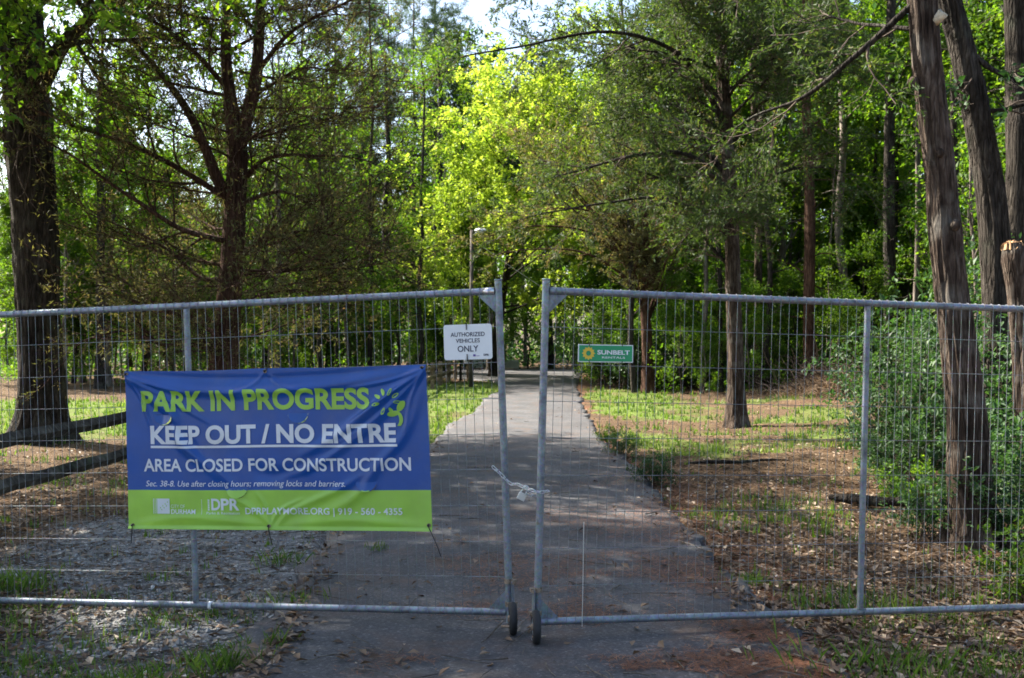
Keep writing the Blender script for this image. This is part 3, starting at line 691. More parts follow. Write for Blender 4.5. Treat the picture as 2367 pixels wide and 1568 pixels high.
simple_trunk_tree(1957, 875, 1940, 33, .26, 16, 'straight grey trunk between the brush pile and the right mid post', M['grey_bark'], seed=13)
simple_trunk_tree(2050, 880, 2070, 30, .34, 16, 'dark trunk just right of the right gate mid post', M['oak_bark'], seed=14)
simple_trunk_tree(2078, 880, 2060, 34, .24, 15, 'thin dark trunk close behind the dark trunk by the gate post', M['oak_bark'], seed=15)
simple_trunk_tree(2120, 880, 2112, 30, .16, 12, 'spindly dark stem left of the leaning cedar trunk', M['grey_bark'], seed=16)
simple_trunk_tree(1640, 890, 1625, 38, .18, 13, 'thin brown stem left of the big grey cedar trunk', M['grey_bark'], seed=17)
simple_trunk_tree(1545, 885, 1560, 40, .20, 13, 'thin shaded stem right of the fan shaped cedar', M['grey_bark'], seed=18)
simple_trunk_tree(2350, 1000, 2352, 14, .42, 12, 'thick dark trunk at the right edge of the photo', M['oak_bark'], seed=19, crown_at=(.55, 1), L=3.2, n1=24, nl=16)
simple_trunk_tree(1133, 872, 1131, 52, .30, 14, 'grey trunk behind the white notice at the road bend', M['grey_bark'], seed=20)
simple_trunk_tree(895, 880, 893, 45, .30, 14, 'dark trunk in the wood above the middle of the banner', M['oak_bark'], seed=21, crown_at=(.4, 1))
simple_trunk_tree(1012, 880, 1018, 50, .50, 15, 'thick black trunk left of the lamp post', M['oak_bark'], seed=22, crown_at=(.5, 1))
simple_trunk_tree(640, 900, 650, 37, .20, 12, 'thin trunk above the banner right of the left cedar', M['grey_bark'], seed=23, crown_at=(.35, 1))
simple_trunk_tree(760, 880, 755, 42, .26, 13, 'slim dark trunk over the banner between cedar and thick trunk', M['oak_bark'], seed=24, crown_at=(.4, 1))
simple_trunk_tree(230, 905, 235, 34, .28, 12, 'trunk beyond the lawn between the oak and the cedar', M['oak_bark'], seed=25, crown_at=(.35, 1))

def stem(seed, H, r, lean):
    rng = np.random.default_rng(seed); K = 10; z = np.linspace(0, H, K)
    P = np.stack([np.cumsum(rng.normal(size=K) * .07) + lean * z, np.cumsum(rng.normal(size=K) * .07), z], 1); P[:, :2] -= P[0, :2]
    TR = (r * np.linspace(1, .3, K))[None]; TP = P[None]
    A, AR, _ = spawn(TP, TR, rng, 22, .15, .99, 45, 85, 1.3, 6, .05, .16, .35); B, BR, _ = spawn(A, AR, rng, 4, .3, 1, 25, 65, .6, 4, .03, .15, .6)
    pos, T, idx = anchors(B[B.shape[0] // 4:], rng, 18)
    return npmesh('trunk', *join([tubes(TP, TR, 9), tubes(A, AR, 4), tubes(B, BR, 3)])), leafmesh('crown', pos, T, rng, .11, jit=.09, flat=.6)
STM = [stem(801, 11, .07, .02), stem(802, 13, .09, -.02), stem(803, 9, .05, .06), stem(804, 12, .10, -.05)]
matset(STM, [(M['grey_bark'], M['leaf_green']), (M['oak_bark'], M['leaf_green']), (M['grey_bark'], M['leaf_green']), (M['oak_bark'], M['leaf_green'])])
for k, px in enumerate([1420, 1466, 1530, 1588, 1622, 1668, 1725, 1782, 1812, 1842, 1905, 1930, 1985, 2022, 2100, 2138, 2170, 2205, 2262, 2338]):
    D = rs.uniform(29, 39) if px < 2150 else rs.uniform(20, 30)
    put('slender_tree', STM[k % 4], (None, None), ((px - 1183.5) / 2400 * D, D, 0), rs.uniform(0, 6), rs.uniform(.9, 1.15), where(px, 'slender straight stemmed tree'), 'tree', 'slender trees in the right wood')
for k, px in enumerate([170, 265, 330, 385, 610, 680, 745, 805, 855, 925, 965, 1050]):
    D = rs.uniform(37, 47)
    put('slender_tree', STM[(k + 1) % 4], (None, None), ((px - 1183.5) / 2400 * D, D, 0), rs.uniform(0, 6), rs.uniform(.9, 1.15), where(px, 'thin dark stemmed tree'), 'tree', 'slender trees beyond the lawn')

# ------------------------------------------------------------------ cedar builder with limbs as parts
def cedar(name, loc, label, trunk_specs, limbs, bark, leafm, seed, twig_m=(10, 7), twig_L=(.9, .38), nleaf=12, lsize=.075, lwr=.22, group=None, limb_up=.06, lbark=None, spread=.8, thin=1.0):
    """trunk_specs: [(pts, radii, S)] local metres; limbs: list of (pts, r0)"""
    rng = np.random.default_rng(seed)
    e = empty(name, loc, label, 'tree', group)
    for k, (pts, rad, S) in enumerate(trunk_specs):
        link('trunk' if k == 0 else 'stem', herotrunk('trunk', pts, rad, 260 if S > 50 else 150, int(S * 1.4), .11, .07, 9, .45 if k == 0 else 0, seed + k), e, [bark])
    allP, allR = [], []
    for pts, r0 in limbs:
        P = catmull(pts, 12); n_ = rng.normal(size=P.shape) * np.linspace(0, .06, 12)[:, None]; P = P + np.cumsum(n_, 0) * .35
        r = r0 * np.linspace(1, .18, 12)
        me_ = npmesh('limb', *tubes(catmull(P, 26)[None], np.interp(np.linspace(0, 1, 26), np.linspace(0, 1, 12), r)[None], 8))
        link('limb', me_, e, [lbark or bark]); allP.append(P); allR.append(r)
    A = np.stack(allP); AR = np.stack(allR)
    B, BR, _ = spawn(A, AR, rng, twig_m[0], .12, 1, 20, 60, twig_L[0], 7, limb_up, .16, .5)
    Q, QR, qi = spawn(B, BR, rng, twig_m[1], .12, 1, 20, 60, twig_L[1], 5, limb_up * .5, .18, .6)
    BR = np.clip(BR, .0055, .02); QR = np.clip(QR, .003, .008)
    o = link('twigs', npmesh('twigs', *join([tubes(B, BR, 4), tubes(Q, QR, 3)])), e, [M['twig'] if bark is not M['cedar_bark_red'] else bark]); o['kind'] = 'stuff'
    pos, T, idx = anchors(Q, rng, nleaf, .2, 1)
    keep = rng.random(len(pos)) < thin; pos, T, idx = pos[keep], T[keep], idx[keep]
    link('crown', leafmesh('crown', pos, T, rng, lsize, rng.random(len(Q))[idx] * .75, wr=lwr, jit=.018, spread=spread, flat=.2, fold=.05), e, [leafm])['kind'] = 'stuff'
    return e

def rl(rng, z, az, L, rise, curve, K=5):
    """a limb leaving at height z towards azimuth az; rise = starting slope; curve = change of slope"""
    pts = []; x = y = 0; zz = z; s = rise
    for k in range(K):
        pts.append((x, y, zz)); st = L / (K - 1)
        x += math.cos(az) * st * math.cos(s); y += math.sin(az) * st * math.cos(s); zz += st * math.sin(s)
        s += curve / (K - 1); az += rng.uniform(-.18, .18)
    return pts

# left cedar, D 15.5
D = 15.5; k_ = D / 2400
def L(px, py, dy=0): return ((px - 527) * k_, dy, EYE - (py - 784) * k_)
rg = random.Random(3)
lc_trunk = [([(-.08, 0, -.1), L(518, 830), L(528, 700), L(540, 560), L(545, 450), L(548, 350), L(532, 230), L(522, 100), L(530, -200)], [.24, .20, .18, .155, .16, .15, .09, .075, .03], 36),
            ([L(548, 350), L(570, 270), L(590, 190), L(600, 60), L(606, -250)], [.12, .10, .09, .075, .02], 24),
            ([L(540, 465), L(505, 420), L(470, 330), L(430, 250), L(370, 170), L(280, 60)], [.09, .085, .07, .055, .045, .02], 16)]
limbs = []
def LP(r0, *p): limbs.append(([L(*q) for q in p], r0))
LP(.05, (520, 455), (430, 400, -.3), (330, 350, -.6), (220, 310, -.9), (130, 270, -1.1))
LP(.045, (535, 560), (450, 540, -.5), (350, 470, -.9), (250, 390, -1.2), (150, 330, -1.4))
LP(.04, (530, 640), (450, 640, .3), (350, 560, .5), (240, 510, .7), (150, 470, .8))
LP(.045, (510, 820), (470, 800, -.3), (400, 795, -.6), (330, 770, -.8), (240, 790, -.9))
LP(.035, (515, 790), (440, 740, .2), (340, 720, .5), (250, 690, .8))
LP(.04, (560, 420), (620, 380, -.3), (700, 375, -.6), (800, 390, -1.0), (900, 420, -1.3))
LP(.035, (560, 470), (640, 440, .2), (730, 470, .5), (830, 450, .8))
LP(.035, (550, 600), (620, 560, -.3), (720, 540, -.6), (820, 570, -.9))
LP(.03, (540, 720), (600, 680, .2), (690, 670, .4), (780, 700, .5))
LP(.045, (530, 210), (440, 110, -.4), (340, 60, -.8), (200, 20, -1.0))
LP(.04, (600, 160), (680, 90, -.3), (800, 40, -.6), (930, 10, -.9))
LP(.03, (545, 330), (600, 300, .2), (690, 250, .5), (780, 230, .7))
LP(.03, (590, 220), (660, 200, -.4), (740, 190, -.9), (830, 200, -1.2))
for k in range(46):
    z = rg.uniform(1.0, 8.0); az = rg.uniform(0, 6.28); tap = 1.0 - .4 * (z / 9)
    x0 = .0 + .02 * z
    p = rl(rg, z, az, rg.uniform(1.8, 3.3) * tap, rg.uniform(-.05, .28), rg.uniform(.0, .4))
    limbs.append(([(a_ + x0, b_, c_) for a_, b_, c_ in p], rg.uniform(.016, .03)))
cedar('cedar_tree', (at(527, 0, D).x, D, 0), 'sprawling forked red cedar full of brown twigs right behind the banner', lc_trunk, limbs, M['cedar_bark_red'], M['dry_cedar_leaf'], 31,
      (14, 8), (1.1, .45), 9, .075, .22, spread=.9, thin=1)

# right cedar, D 19.3
D = 19.3; k_ = D / 2400
def L(px, py, dy=0): return ((px - 1703) * k_, dy, EYE - (py - 784) * k_)
rc_trunk = [([(0, 0, -.12), L(1702, 900), L(1696, 700), L(1690, 500), L(1680, 300), L(1665, 80), L(1655, -150), L(1650, -500)], [.21, .15, .135, .13, .12, .105, .08, .02], 36)]
limbs = []
LP(.07, (1685, 480), (1640, 400, -.2), (1560, 365, -.5), (1430, 385, -.9), (1260, 440, -1.3))
LP(.06, (1682, 310), (1620, 200, -.2), (1540, 130, -.5), (1400, 110, -1.0), (1230, 150, -1.4), (1060, 190, -1.6))
LP(.05, (1675, 240), (1600, 150, .3), (1480, 90, .6), (1340, 60, .9))
LP(.045, (1690, 560), (1620, 500, -.3), (1500, 470, -.8), (1340, 500, -1.2), (1180, 540, -1.4))
LP(.04, (1690, 420), (1590, 300, .3), (1480, 250, .7), (1330, 270, 1.1))
LP(.045, (1680, 150), (1600, 40, -.3), (1480, -20, -.6), (1300, -10, -1.0), (1130, 40, -1.2))
LP(.04, (1690, 620), (1640, 560, .2), (1590, 480, .4), (1530, 420, .5))
LP(.04, (1695, 330), (1760, 240, -.3), (1850, 190, -.6), (1950, 200, -.8))
LP(.035, (1690, 480), (1760, 420, -.3), (1850, 400, -.7), (1930, 430, -1.0))
LP(.035, (1672, 170), (1740, 90, .2), (1840, 50, .4), (1930, 60, .5))
for k in range(28):
    z = rg.uniform(3.0, 9.5); az = rg.uniform(1.6, 5.2) if k % 3 else rg.uniform(0, 6.28)
    p = rl(rg, z, az, rg.uniform(1.8, 3.6), rg.uniform(.3, .8), rg.uniform(-1.0, -.3)); x0 = -.03 * z
    limbs.append(([(a_ + x0, b_, c_) for a_, b_, c_ in p], rg.uniform(.02, .035)))
cedar('cedar_tree', (at(1703, 0, D).x, D, 0), 'tall single trunk cedar with grey bark standing in the grass right of the road', rc_trunk, limbs, M['cedar_bark'], M['cedar_leaf'], 32,
      (15, 9), (1.05, .45), 20, .085, .30, limb_up=.02, lbark=M['oak_bark'])  # limbs in a darker bark, their shade put into the colour

# fan shaped cedar, D 31
D = 31; k_ = D / 2400
def L(px, py, dy=0): return ((px - 1497) * k_, dy, EYE - (py - 784) * k_)
fan = [([(0.02, 0, -.1), L(1497, 830), L(1494, 760), L(1490, 700), L(1494, 600), L(1490, 480), L(1485, 250)], [.20, .16, .15, .13, .10, .08, .02], 28)]
limbs = []
for k in range(22):
    sx = rg.uniform(-1, 1); py0 = rg.uniform(650, 760)
    LP(rg.uniform(.03, .055), (1492 + sx * 4, py0), (1492 + sx * 35, py0 - 70, sx * .3), (1490 + sx * 90 - 15, py0 - 160, rg.uniform(-1, 1)), (1480 + sx * 190 - 40, py0 - 270, rg.uniform(-2, 1)), (1470 + sx * 260 - 60, py0 - 340, rg.uniform(-2.5, 1)))
for sx, py0 in [(-1, 690), (-1, 640), (-.8, 600)]:
    LP(.05, (1490, py0), (1490 + sx * 60, py0 - 60), (1490 + sx * 150, py0 - 105, -.4), (1490 + sx * 270, py0 - 110, -.8), (1490 + sx * 360, py0 - 90, -1.0))
cedar('cedar_tree', (at(1497, 0, D).x, D, 0), 'fan shaped cedar with many rising reddish stems near the green sign', fan, limbs, M['cedar_bark_red'], M['dry_cedar_leaf'], 33,
      (11, 7), (1.3, .55), 14, .11, .25)

# ------------------------------------------------------------------ bright maple at the road bend
rng = np.random.default_rng(55)
e = empty('maple_tree', (-.75, 43.5, 0), 'bright yellow green maple arching over the road from the bend', 'tree')
tp = [(0, 0, -.1), (.05, -.1, 1.2), (.3, -.4, 3.2), (.65, -.8, 5.2), (.9, -1.4, 7.5), (1.2, -2, 9.4), (1.4, -2.3, 11.4)]
link('trunk', herotrunk('trunk', tp, [.24, .19, .17, .15, .12, .08, .03], 80, 24, .06, .05, 7, .4, 5), e, [M['oak_bark']])
TP = catmull(tp, 30)[None]; TR = np.linspace(.18, .03, 30)[None]
A, AR, _ = spawn(TP, TR, rng, 42, .28, .99, 45, 92, lambda t: 6.0 - 3.0 * t, 9, .04, .10, .42)
A[:, :, 1] -= np.linspace(0, 1.6, 9)[None]
A[:, :, 0] += np.linspace(0, .5, 9)[None]
B, BR, _ = spawn(A, AR, rng, 8, .2, 1, 25, 65, 1.6, 6, .0, .13, .6)
Q, QR, qi = spawn(B, BR, rng, 6, .15, 1, 25, 65, .75, 4, -.04, .15, .6)
link('branches', npmesh('branches', *join([tubes(A, AR, 6), tubes(B, BR, 4), tubes(Q, QR, 3)])), e, [M['oak_bark']])['kind'] = 'stuff'
pos, T, idx = anchors(Q, rng, 30)
link('crown', leafmesh('crown', pos, T, rng, .13, rng.random(len(Q))[idx], jit=.06, flat=.75, wr=.8), e, [M['leaf_bright']])

e.scale = (1.0, 1.08, .95)

# ------------------------------------------------------------------ oak on the left, D 16.8
D = 16.8; k_ = D / 2400
def L(px, py, dy=0): return ((px - 95) * k_, dy, EYE - (py - 784) * k_)
def oak(loc, label, tpts, trad, limbs, seed, nl=26, ls=.11, extra=None, ang=(35, 75)):
    rng = np.random.default_rng(seed)
    e = empty('oak_tree', loc, label, 'tree')
    link('trunk', herotrunk('trunk', tpts, trad, 130, 64, .09, .09, 11, .6, seed), e, [M['oak_bark']])
    Ps, Rs = [], []
    for pts, r0 in limbs:
        P = catmull(pts, 14); r = r0 * np.linspace(1, .2, 14)
        link('limb', herotrunk('limb', P, list(r), 44, 14, .08, .08, 6, 0, seed + 3), e, [M['oak_bark']]); Ps.append(P); Rs.append(r)
    A = np.stack(Ps); AR = np.stack(Rs)
    B, BR, _ = spawn(A, AR, rng, 9, .25, 1, ang[0], ang[1], 2.2, 7, .02, .14, .45)
    Q, QR, _ = spawn(B, BR, rng, 6, .2, 1, 25, 65, 1.0, 5, 0, .15, .6)
    W, WR, wi = spawn(Q, QR, rng, 4, .2, 1, 25, 65, .45, 3, 0, .15, .6)
    o = link('branches', npmesh('branches', *join([tubes(B, BR, 6), tubes(Q, QR, 4), tubes(W, WR, 3)])), e, [M['oak_bark']]); o['kind'] = 'stuff'
    pos, T, idx = anchors(W, rng, nl // 3)
    link('crown', leafmesh('crown', pos, T, rng, ls, rng.random(len(W))[idx], jit=.05), e, [M['leaf_green']])
    return e
tp = [(0, 0, -.15), L(97, 930), L(92, 800), L(88, 640), L(82, 500), L(66, 340), L(64, 260), L(52, 150), L(45, 0), L(35, -250), L(40, -500)]
tr = [.42, .36, .335, .33, .335, .36, .35, .33, .31, .24, .12]
ol = [([L(85, 215), L(130, 175, -.3), L(190, 130, -.7), L(270, 95, -1.1), L(350, 40, -1.5), L(430, -40, -1.8)], .16),
      ([L(40, 40), L(130, -60, .4), L(260, -140, .8), L(420, -200, 1.0)], .12),
      ([L(40, 20), L(-80, -60, 0), L(-230, -120, .4), L(-380, -160, .8)], .13),
      ([L(40, -60), L(60, -180, -1.5), L(90, -260, -3.5), L(100, -300, -5.5)], .12),
      ([L(40, -120), L(20, -260, 1.5), L(30, -340, 3), L(40, -420, 4.5)], .12),
      ([L(40, 90), L(-20, 0, -1.2), L(-60, -60, -3), L(-80, -90, -5)], .11),
      ([L(38, -200), L(140, -300, -1), L(260, -380, -2), L(380, -430, -3)], .10),
      ([L(60, 100), L(120, 60, -1.6), L(170, 30, -3.2), L(230, 10, -4.8)], .09),
      ([L(38, -200), L(-60, -330, -1), L(-160, -400, -2), L(-260, -460, -3)], .10)]
oakA = oak((at(95, 0, D).x, D, 0), 'massive dark oak trunk with a burl and heavy bending limb at the left edge', tp, tr, ol, 71, 36, .12)
def burl(bm):
    bmesh.ops.create_icosphere(bm, subdivisions=3, radius=.13, matrix=Matrix.Translation(Vector(L(22, 315, -.1))) @ Matrix.Diagonal((1.25, 1, 1, 1)))
    rr = random.Random(2)
    for v in bm.verts: v.co += v.normal * rr.uniform(-.012, .02)
bmobj('burl', burl, oakA, [M['oak_bark']])
# dead vine strands on the oak
vn = []
for k in range(14):
    x0 = rg.uniform(0, 110); y0 = rg.uniform(60, 250); p = [L(x0, y0, -.42)]
    for q in range(5): x0 += rg.uniform(-26, 34); y0 += rg.uniform(20, 70); p.append(L(x0, y0, -.45 + rg.uniform(-.1, .04)))
    vn.append(tubes(catmull(p, 18)[None], np.full((1, 18), .008), 4))
o = link('vine', npmesh('vine', *join(vn)), None, [M['twig']]); o.location = oakA.location; tag(o, 'pale dead vine strands tangled over the oak trunk', 'vine', None, 'stuff')
# second oak just outside the frame, its crown hangs over the gravel
ol2 = []
for k in range(15):
    az = k * 2.4 + .3; z0 = 3.8 + k * .5; ol2.append((rl(rg, z0, az, 5.4 - k * .16, .55, -.35, 6), .11))
oak((-8.6, 8.6, 0), 'broad oak left of the gravel whose leaves reach into the upper corner', [(0, 0, -.15), (.1, 0, 2), (.05, .1, 4.5), (0, 0, 7), (.1, 0, 10), (.1, 0, 13)], [.36, .3, .28, .24, .16, .05], ol2, 72, 28, .11)

ol3 = []  # unseen oak added outside the frame to deepen the foreground shade
for k in range(17):
    az = k * 2.4 + 1.1; z0 = 4.2 + k * .45; ol3.append((rl(rg, z0, az, 5.6 - k * .15, .5, -.35, 6), .11))
oak((-12.4, 12.6, 0), 'unseen oak added left of the split rail fence to shade the litter', [(0, 0, -.15), (.1, 0, 2), (.05, .1, 4.5), (0, 0, 7), (.1, 0, 10), (.1, 0, 13)], [.34, .28, .26, .22, .15, .05], ol3, 73, 42, .12)
for k, (x_, y_, i_) in enumerate([(-22, -18, 0), (-13, -24, 2), (-5, -27, 1), (4, -25, 0), (12, -22, 2), (21, -17, 3), (-9, -34, 3), (8, -36, 3), (0, -33, 2), (-28, -8, 1), (27, -8, 0)]):  # unseen trees added behind the camera for reflections and dimmer fill light
    dec(i_, x_, y_, k * 1.3, 1.0, 'unseen broadleaf tree added behind the camera for reflections and fill light', 'unseen trees added behind the camera')

# ------------------------------------------------------------------ leaning trunk, dark trunk and snag on the right
D = 8.0; k_ = D / 2400
def L(px, py, dy=0): return ((px - 2240) * k_, dy, EYE - (py - 784) * k_)
lt = [([(0.01, 0, -.1), L(2245, 1180), L(2238, 1000), L(2215, 800), L(2192, 620), L(2175, 420), L(2150, 220), L(2130, 0), L(2110, -300), L(2095, -800), L(2090, -1500)], [.195, .165, .15, .134, .12, .115, .11, .106, .11, .09, .02], 56)]
limbs = []
LP(.028, (2110, 10), (1990, 120, .2), (1900, 190, .5), (1790, 230, .9), (1650, 330, 1.3))
LP(.02, (2125, 70), (2060, 20, .4), (2000, -30, .8), (1920, -70, 1.2))
for k in range(14):
    z = rg.uniform(4.8, 9); limbs.append(([(a_ - .35 - .03 * z, b_, c_) for a_, b_, c_ in rl(rg, z, rg.uniform(0, 6.28), rg.uniform(1.5, 2.8), rg.uniform(.2, .6), rg.uniform(-.8, 0))], rg.uniform(.02, .03)))
lean = cedar('leaning_cedar', (at(2240, 0, D).x, D, 0), 'thick leaning cedar trunk with grey stripping bark in the right foreground', lt, limbs, M['cedar_bark'], M['cedar_leaf'], 34, (6, 6), (.7, .35), 26, .06, .28, lbark=M['oak_bark'])  # darker limb bark paints in the shade the limbs hang in
def stub(bm):
    c = Vector(L(2165, 40, -.12)); bm_cyl(bm, Vector(L(2150, 62, -.06)), c, .03, 14, .042)
    for v in bm.verts: v.co += Vector((rg.uniform(-1, 1), rg.uniform(-1, 1), rg.uniform(-1, 1))) * .004
tag(bmobj('broken_stub', stub, lean, [M['pale_wood']]), 'pale broken branch stub')
def knot(bm, p, r):
    bmesh.ops.create_icosphere(bm, subdivisions=2, radius=r, matrix=Matrix.Translation(Vector(p)) @ Matrix.Diagonal((1.2, 1, 1.3, 1)))
for p, r_ in ((L(2192, 525, -.13), .035), (L(2107, 195, -.04), .04), (L(2160, 360, -.11), .03)):
    bmobj('knot', lambda bm: knot(bm, p, r_), lean, [M['cedar_bark']])

D = 11.0; k_ = D / 2400
def L(px, py, dy=0): return ((px - 2305) * k_, dy, EYE - (py - 784) * k_)
lt = [([(0, 0, -.1), L(2305, 1000), L(2306, 800), L(2305, 600), L(2290, 440), L(2255, 260), L(2225, 120), L(2190, -20), L(2130, -300), L(2080, -700)], [.2, .16, .145, .15, .145, .135, .13, .12, .10, .03], 40)]
limbs = []
LP(.035, (2225, 110), (2290, 180, -.2), (2380, 240, -.4), (2500, 280, -.7))
LP(.03, (2255, 260), (2330, 255, -.1), (2420, 230, -.2), (2520, 240, -.3))
for k in range(12):
    z = rg.uniform(5, 8); limbs.append(([(a_ - .75, b_, c_) for a_, b_, c_ in rl(rg, z, rg.uniform(0, 6.28), rg.uniform(1.8, 3.0), rg.uniform(.2, .6), rg.uniform(-.6, 0))], rg.uniform(.02, .03)))
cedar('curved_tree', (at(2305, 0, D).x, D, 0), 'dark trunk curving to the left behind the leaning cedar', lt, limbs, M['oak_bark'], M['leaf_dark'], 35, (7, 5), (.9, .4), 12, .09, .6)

D = 9.6; k_ = D / 2400
def L(px, py, dy=0): return ((px - 2375) * k_, dy, EYE - (py - 784) * k_)
e = empty('tree_snag', (at(2375, 0, D).x, D, 0), 'short broken off trunk with splintered orange top at the right edge', 'stump')
link('trunk', herotrunk('trunk', [(0.02, 0, -.1), L(2374, 950), L(2366, 800), L(2356, 680), L(2345, 600), L(2340, 562)], [.14, .12, .105, .10, .11, .075], 60, 36, .11, .1, 8, .3, 9), e, [M['cedar_bark']])
sp = []
for k in range(40):
    a = rg.uniform(0, 6.28); r = .085 * math.sqrt(rg.random()); c = L(2341, 566)
    b = (c[0] + math.cos(a) * r, c[1] + math.sin(a) * r, c[2] - .05); h = rg.uniform(.02, .09)
    sp.append(tubes(np.array([[b, (b[0] + rg.uniform(-.01, .01), b[1], b[2] + h)]]), np.array([[.018, .003]]), 5))
lump = bmesh.new(); bmesh.ops.create_icosphere(lump, subdivisions=3, radius=.088)
for v in lump.verts:
    q = v.co.copy(); v.co += v.normal * (float(fbm(np.array([q.x * 30 + 5]), np.array([q.y * 30 + q.z * 22]), 4)[0]) - .5) * .09; v.co.z = v.co.z * .75
c = L(2341, 566); lv = np.array([tuple(v.co) for v in lump.verts]) + np.array(c) - (0, 0, .03); lf_ = np.array([[v.index for v in f.verts] + [f.verts[2].index] for f in lump.faces])
bmesh_tri = npmesh('split_wood', lv, lf_[:, :3], False); lump.free(); link('split_wood', bmesh_tri, e, [M['cut_wood']])
link('splintered_top', npmesh('splintered_top', *join(sp)), e, [M['cut_wood']])

# ------------------------------------------------------------------ shrubs, weeds, brush pile
def bush(name, px, py, D, s, i, label, cat='shrub', rz=None, group=None):
    g = at(px, py, D); z = float(gheight(np.array([g.x]), np.array([D]))[0])
    return put(name, SHR[i], (None, None), (g.x, D, z - .02), rs.uniform(0, 6) if rz is None else rz, s, label, cat, group, ('stem', 'foliage'))
BIG = [shrub(411, 1.9, .40, 26, 10, .085), shrub(412, 1.1, .55, 22, 10, .08)]
matset(BIG, [(M['twig'], M['shrub_leaf']), (M['twig'], M['shrub_leaf'])])
def bigbush(px, D, s, i, label, mz=0):
    x = (px - 1183.5) / 2400 * D
    return put('leafy_bush', BIG[i], (None, None), (x, D, .0), rs.uniform(0, 6), s, label, 'bush', None, ('stem', 'foliage'))
bigbush(2105, 12.0, .78, 0, 'tall leafy bush just right of the gate mid post')
bigbush(2160, 13.2, .9, 0, 'tallest leafy bush left of the leaning cedar trunk')
bigbush(2055, 13.0, .45, 1, 'rounded green bush behind the right gate mid post')
bigbush(2120, 10.8, .6, 1, 'lower green bush in front of the tall bushes')
bigbush(2345, 10.5, .8, 0, 'dark leafy bush right of the leaning cedar trunk')
bigbush(2400, 9.0, .8, 1, 'dark low bush at the right edge beyond the fence')
bigbush(2290, 14, 1.3, 0, 'shaded bush behind the leaning cedar trunk')
bush('fern_plant', 2150, 0, 8.2, .5, 0, 'dark green plant low in front of the leaning cedar trunk', 'plant')
bush('fern_plant', 2345, 0, 7.9, .6, 0, 'bright green plant right of the foot of the leaning cedar', 'plant')
bush('fern_plant', 2120, 0, 9.6, .55, 1, 'small pale plant on the litter left of the leaning cedar', 'plant')
bush('fern_plant', 2420, 0, 6.3, .6, 1, 'green plant poking over the bottom rail at the right edge', 'plant')
bush('roadside_weed', 1512, 0, 11.3, .36, 0, 'leafy weed clump at the right road edge nearest the gate', 'weed')
bush('roadside_weed', 1438, 0, 14.0, .34, 0, 'small weed at the right road edge behind the nearest clump', 'weed')
bush('roadside_weed', 1412, 0, 16.0, .36, 1, 'farthest of the three small weeds on the right road edge', 'weed')
bush('roadside_weed', 1297, 0, 5.6, .08, 1, 'tiny weed sprouting by the right gate wheel', 'weed')
# brush pile
rng = np.random.default_rng(90); n = 260
c = at(1895, 0, 27.5); px_ = c.x + rng.normal(size=n) * .75; py_ = 27.5 + rng.normal(size=n) * .7
hgt = 1.0 * np.exp(-((px_ - c.x) / .9) ** 2)
d = unit(np.stack([rng.normal(size=n), rng.normal(size=n), rng.normal(size=n) * .45 + .25], 1)); Ln = rng.uniform(.4, 1.3, n)
b0 = np.stack([px_, py_, rng.random(n) * hgt + .05], 1); P = np.stack([b0 + d * (Ln * t_)[:, None] + rng.normal(size=(n, 3)) * .04 for t_ in (0, .35, .7, 1)], 1)
e = empty('brush_pile', (0, 0, 0), 'pile of dry tan branches and straw around the reddish trunk', 'brush pile')
o = link('sticks', npmesh('sticks', *tubes(P, np.repeat(np.linspace(.013, .005, 4)[None], n, 0), 4)), e, [M['twig']]); o['kind'] = 'stuff'
n = 9000; px_ = c.x + .2 + rng.normal(size=n) * .95; py_ = 27.2 + rng.normal(size=n) * .8
pos = np.stack([px_, py_, .05 + rng.random(n) ** 1.3 * .75 * np.exp(-((px_ - c.x - .3) / 1.0) ** 2)], 1)
o = link('straw', leafmesh('straw', pos, np.tile([[1., 0, 0]], (n, 1)), rng, .22, wr=.05, spread=1.2, flat=.1, jit=.05, fold=.02), e, [M['brush_straw']]); o['kind'] = 'stuff'
# fallen sticks
def stick(p0, p1, r, label, seed):
    rr = random.Random(seed); p0 = Vector(p0); p1 = Vector(p1)
    pts = [p0.lerp(p1, t_) + Vector((0, rr.uniform(-.05, .05), rr.uniform(0, .03))) for t_ in (0, .25, .5, .75, 1)]
    o = link('fallen_branch', herotrunk('fallen_branch', [tuple(p) for p in pts], [r * .5, r, r * .9, r * .7, r * .25], 30, 10, .1, .15, 6, 0, seed), None, [M['oak_bark']])
    tag(o, label, 'branch')
stick((2.15, 12.7, .05), (3.45, 12.9, .07), .025, 'dark fallen branch lying across the grass right of the road', 3)
stick((3.05, 10.0, .06), (3.75, 9.2, .08), .05, 'grey fallen branch near the foot of the leaning cedar', 4)
stick((4.3, 12.5, .08), (5.2, 13.6, .12), .02, 'thin dry branch on the litter beside the bushes', 5)
stick((7.4, 24.5, .08), (8.8, 23.6, .1), .03, 'thin dark branch lying before the brush pile', 6)

# ------------------------------------------------------------------ ground cover (stuff)
rng = np.random.default_rng(8)
def scatter(n, ylo, yhi, spread=.55, pw=1.0):
    """points over the view wedge, denser near"""
    u = rng.random(n); y = 1 / (1 / yhi + u * (1 / ylo - 1 / yhi)) if pw == 1 else ylo + (yhi - ylo) * u
    x = y * rng.uniform(-spread, spread, n); return x, y
